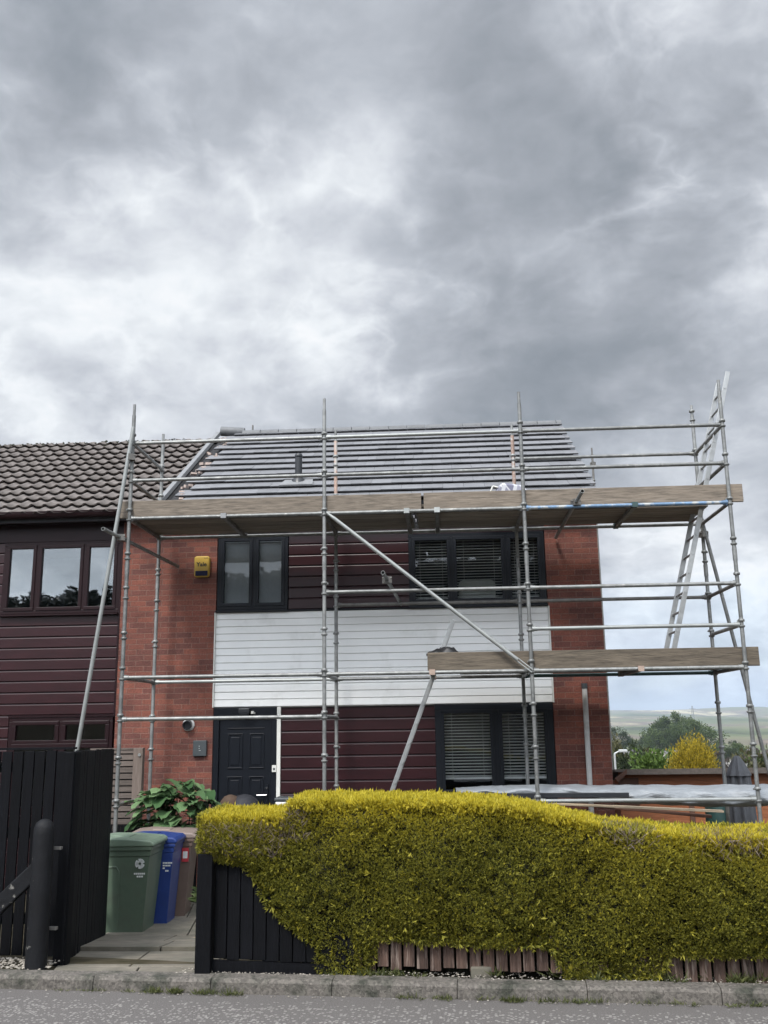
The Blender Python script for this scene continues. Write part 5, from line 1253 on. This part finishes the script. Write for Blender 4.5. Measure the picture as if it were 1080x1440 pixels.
# ------------------------------------------------------------------ trees
def crown_pts(n, rx, ry, rz, clumps, shell=.55, base=-.4, cone=0., power=1.):
    """leaf positions round clump centres inside a crown; returns positions, outward directions"""
    c = unit(rng.normal(size=(clumps, 3)))*(shell+(1-shell)*rng.random((clumps, 1)))
    c = np.sign(c)*np.abs(c)**power; c[:, 2] = np.maximum(c[:, 2], base)
    if cone: 
        k = 1-cone*np.clip(c[:, 2], 0, 1); c[:, 0] *= k; c[:, 1] *= k
    sz = rng.uniform(.13, .30, clumps); k = rng.integers(0, clumps, n)
    p = c[k] + unit(rng.normal(size=(n, 3)))*sz[k][:, None]*rng.random((n, 1))**.5
    d = p + rng.normal(size=(n, 3))*.5 + [0, 0, .2]
    return p*[rx, ry, rz], d*[rx, ry, rz]
def tree(name, label, cat, loc, rx, ry, rz, trunk, m, n=3000, leaf=.2, clumps=40, group=None, cone=0., wd=.6, shell=.55, base=-.45, power=1.):
    t = thing(name, label, cat, loc, group); b = MB(); h = trunk+rz*.8
    rt = max(.06, rx*.07)
    b.tube((0, 0, -.5), (rx*.03, 0, h*.55), rt, 8, rt*.65); b.tube((rx*.03, 0, h*.55), (0, rx*.03, h), rt*.65, 8, rt*.2)
    for k in range(6):
        a = k*1.05+random.random(); z0 = h*(.35+.09*k); b.tube((0, 0, z0), (math.cos(a)*rx*.6, math.sin(a)*ry*.6, z0+rz*.45), rt*.4, 6, rt*.12)
    o = b.build('trunk', 'bark', t); o.location = (0, 0, 0)
    p, d = crown_pts(n, rx, ry, rz, clumps, shell, base, cone, power); p[:, 2] += trunk+rz*.55
    v, f = leaves(p, d, leaf*rng.uniform(.6, 1.3, n), leaf*wd*rng.uniform(.7, 1.2, n), .1)
    o = np_mesh('crown', v, f, m); o.parent = t; o.location = (0, 0, 0)
    return t
def gzz(x, y): return float(gz(np.array([x]), np.array([y]))[0])
def on(px, Y_): return at(px, 1050, Y_).x
x = on(973, 26); tree('conifer_tree', 'rounded golden conifer beyond the shed', 'tree', (x, 26, gzz(x, 26)-.2), .78, .78, 1.7, 1.30, 'gold_leaf', 30000, .075, 300, wd=.35, shell=.8, base=-.8, cone=.30, power=.72)
x = on(885, 37); tree('tree', 'dark green loose tree beside the right corner of the brick house', 'tree', (x, 37, gzz(x, 37)), 1.35, 1.35, 1.9, 1.5, 'dark_leaf', 11000, .14, 90)
x = on(862, 44); tree('tree', 'olive green tree partly hidden by the right corner of the brick house', 'tree', (x, 44, gzz(x, 44)), 2.0, 1.8, 2.3, 1.6, 'olive_leaf', 6000, .22, 60)
x = on(918, 31); tree('bush', 'bright fresh green bush between the dark tree and the golden conifer', 'bush', (x, 31, gzz(x, 31)), .95, .95, 1.3, 2.0, 'bright_leaf', 5000, .15, 60)
x = on(1052, 36); tree('tree', 'pale olive tree right of the golden conifer', 'tree', (x, 36, gzz(x, 36)), 1.6, 1.5, 1.9, 1.2, 'olive_leaf', 7000, .18, 70)
x = on(1035, 34); tree('bush', 'bush flecked with white blossom behind the parasol', 'bush', (x, 34, gzz(x, 34)), .7, .7, .9, 2.3, 'blossom', 900, .12, 30)
x = on(1100, 40); tree('tree', 'green tree at the right edge beyond the shed', 'tree', (x, 40, gzz(x, 40)), 2.0, 1.8, 2.1, 1.0, 'green_leaf', 7000, .18, 70)
protos = {}
for nm, m, rx, rz, tr_ in (('green', 'green_leaf', 4.2, 4.6, 3.0), ('dark', 'dark_leaf', 4.6, 5.2, 3.2), ('olive', 'olive_leaf', 3.6, 3.8, 2.5), ('brown', 'brown_leaf', 3.4, 3.8, 2.6)):
    protos[nm] = dict(m=m, rx=rx, rz=rz, tr=tr_, root=None)
def far_tree(kind, x, y, s, label, group):
    p = protos[kind]; loc = (x, y, gzz(x, y)-.2)
    if p['root'] is None:
        p['root'] = tree('tree', label, 'tree', loc, p['rx'], p['rx'], p['rz'], p['tr'], p['m'], 6000, .38, 80, group); p['root'].scale = (s, s, s*random.uniform(.9, 1.1))
    else:
        o = dup(p['root'], loc, random.uniform(0, 6), label, (s*random.uniform(.85, 1.2), s, s*random.uniform(.85, 1.15))); o['group'] = group
# wood on the rise in the middle distance (tops just over eye level)
rt = random.Random(11)
for k in range(26):
    px = 915 + rt.uniform(0, 78) if k < 20 else rt.uniform(840, 912)
    Y_ = rt.uniform(330, 420); x = on(px, Y_); far_tree(rt.choice(['green', 'green', 'dark', 'green', 'olive']), x, Y_, rt.uniform(1.25, 1.6) if k < 20 else rt.uniform(.9, 1.3), 'rounded green tree in the distant copse above the village', 'copse trees above the village')
for k in range(44):
    Y_ = rt.uniform(130, 300); px = rt.uniform(850, 1130); x = on(px, Y_)
    far_tree(rt.choice(['olive', 'brown', 'green', 'dark', 'brown']), x, Y_, rt.uniform(.42, .75), 'small tree among the village gardens below the copse', 'village garden trees')
for k in range(16):
    Y_ = rt.uniform(240, 420); px = rt.uniform(1000, 1160) if k < 10 else rt.uniform(840, 900); x = on(px, Y_)
    far_tree(rt.choice(['olive', 'brown', 'dark']), x, Y_, rt.uniform(.35, .7), 'dull far tree on the valley floor below the hills', 'valley floor trees')
# village houses
hs = []
for k, (px, Y_, rot, wm, rm, lb) in enumerate(((953, 248, .5, 'render_pale', 'far_roof_grey', 'white gabled house left of the golden conifer top'), (936, 262, -.3, 'render_pale', 'far_roof', 'pale house with a brown roof behind the white gabled house'),
     (922, 290, .2, 'render_warm', 'far_roof', 'warm rendered house left of the white gabled house'), (876, 255, .4, 'render_pale', 'far_roof_grey', 'pale house just right of the brick gable corner'),
     (1062, 250, -.4, 'render_warm', 'far_roof', 'brown roofed house beyond the right scaffold upright'), (1082, 290, .1, 'render_pale', 'far_roof_grey', 'grey roofed pale house at the right edge'), (1032, 300, .6, 'render_warm', 'far_roof', 'small warm house right of the golden conifer, far down the valley'),
     (1046, 380, .2, 'render_pale', 'far_roof_grey', 'tiny pale house furthest off on the valley floor'))):
    x = on(px, Y_); z = gzz(x, Y_)
    t = thing('village_house', lb, 'house', (x, Y_, z)); mm = Matrix.Rotation(rot, 4, 'Z')
    b = MB(); b.box(-4.2, 4.2, -3.2, 3.2, -1, 3.6, mm); b.add([mm @ Vector(p) for p in ((-4.2, -3.2, 3.6), (-4.2, 3.2, 3.6), (-4.2, 0, 5.6), (4.2, -3.2, 3.6), (4.2, 3.2, 3.6), (4.2, 0, 5.6))], [(0, 1, 2), (3, 5, 4)])
    o = b.build('wall', wm, t); o.location = (0, 0, 0)
    b = MB()
    for s in (-1, 1): b.add([mm @ Vector(p) for p in ((-4.5, s*3.6, 3.35), (4.5, s*3.6, 3.35), (4.5, 0, 5.75), (-4.5, 0, 5.75), (-4.5, s*3.6, 3.2), (4.5, s*3.6, 3.2), (4.5, 0, 5.6), (-4.5, 0, 5.6))], [(0,1,2,3),(4,7,6,5),(0,4,5,1),(1,5,6,2),(2,6,7,3),(3,7,4,0)])
    o = b.build('roof', rm, t); o.location = (0, 0, 0)
    b = MB(); b.box(2.6, 3.4, -.4, .4, 5.2, 6.5, mm); o = b.build('chimney', rm, t); o.location = (0, 0, 0)
    for wx in (-2.4, 0, 2.4):
        b = MB(); b.box(wx-.5, wx+.5, -3.24, -3.2, 1.0, 2.3, mm); o = b.build('window', 'dark_room', t); o.location = (0, 0, 0)
# street lamp just past the gable
p = at(880, 1057, 28); xb = at(864, 1057, 28).x
sln = thing('street_lamp', 'grey street lamp with a short arm beyond the brick gable', 'street lamp', (xb, 28, gzz(xb, 28)))
b = MB(); b.tube((xb, 28, gzz(xb, 28)), (xb, 28, p.z-.05), .03, 10); b.build('pole', 'lamp_metal', sln)
b = MB(); b.tube((xb, 28, p.z-.05), (p.x-.14, 28, p.z+.03), .022, 10); b.build('arm', 'lamp_metal', sln)
b = MB(); b.box(p.x-.20, p.x+.04, 27.93, 28.07, p.z-.02, p.z+.06); b.build('lamp_head', 'lamp_metal', sln, bevel=.02)
# pylon on the plain
xp = on(978, 1500); zp = gzz(xp, 1500)
b = MB(); H = 34
for sx in (-1, 1):
    for sy_ in (-1, 1): b.tube((xp+sx*3, 1500+sy_*3, zp-2), (xp+sx*.5, 1500+sy_*.5, zp+H), .22, 5)
for k in range(6):
    z = zp+k*5; w0 = 3-2.5*(k*5/H); w1 = 3-2.5*((k+1)*5/H)
    for s in (-1, 1): b.tube((xp-s*w0, 1497, z), (xp+s*w1, 1497, z+5), .14, 5)
for z, w in ((20, 6), (25, 7), (30, 5)): b.tube((xp-w, 1500, zp+z), (xp+w, 1500, zp+z), .2, 5)
tag(b.build('pylon', 'pylon'), 'thin lattice electricity pylon standing before the far hills', 'pylon')
# conifer wood on the bank behind the camera: shows only as the reflection in the upstairs windows
n = 2800; x = rng.uniform(-85, 45, n); y = -62+rng.uniform(-14, 6, n); hgt = rng.uniform(4.5, 7.5, n); base = np.interp(y, [-80, -56], [11.5, 9.0]) - 1 + 1.6*np.sin(x/21+1)
pp = []; dd = []; ll = []
for k in range(16):
    fz = k/16; a = rng.uniform(0, 6.28, n); rr_ = (1-fz)*hgt*.2
    for q in range(4):
        a2 = a+q*1.57+rng.normal(0, .3, n); pp.append(np.stack([x, y, base+hgt*(.1+.86*fz)], 1)); dd.append(np.stack([np.cos(a2), np.sin(a2), -.25+.8*fz+0*a2], 1)); ll.append(rr_+.5)
v, f = leaves(np.concatenate(pp), np.concatenate(dd), np.concatenate(ll), np.concatenate(ll)*.7, .05)
tag(np_mesh('wood', v, f, 'wood_far'), 'dark conifer wood on the bank across the road, seen mirrored in the upstairs windows', 'wood', kind='stuff')

# ------------------------------------------------------------------ haze
HAZE = 1.5e-4
if HAZE:
    m = bpy.data.materials.new('haze'); m.use_nodes = True; n_ = m.node_tree.nodes; n_.remove(n_['Principled BSDF'])
    pv = n_.new('ShaderNodeVolumePrincipled'); pv.inputs['Color'].default_value = (.74, .86, 1, 1); pv.inputs['Density'].default_value = HAZE
    m.node_tree.links.new(pv.outputs[0], n_['Material Output'].inputs['Volume'])
    b = MB(); b.box(-9500, 9500, -4500, 9500, -40, 160); MT['haze'] = m
    o = b.build('haze', 'haze'); o['kind'] = 'stuff'; o['label'] = 'thin pale haze in the valley air before the hills'; o['category'] = 'haze'
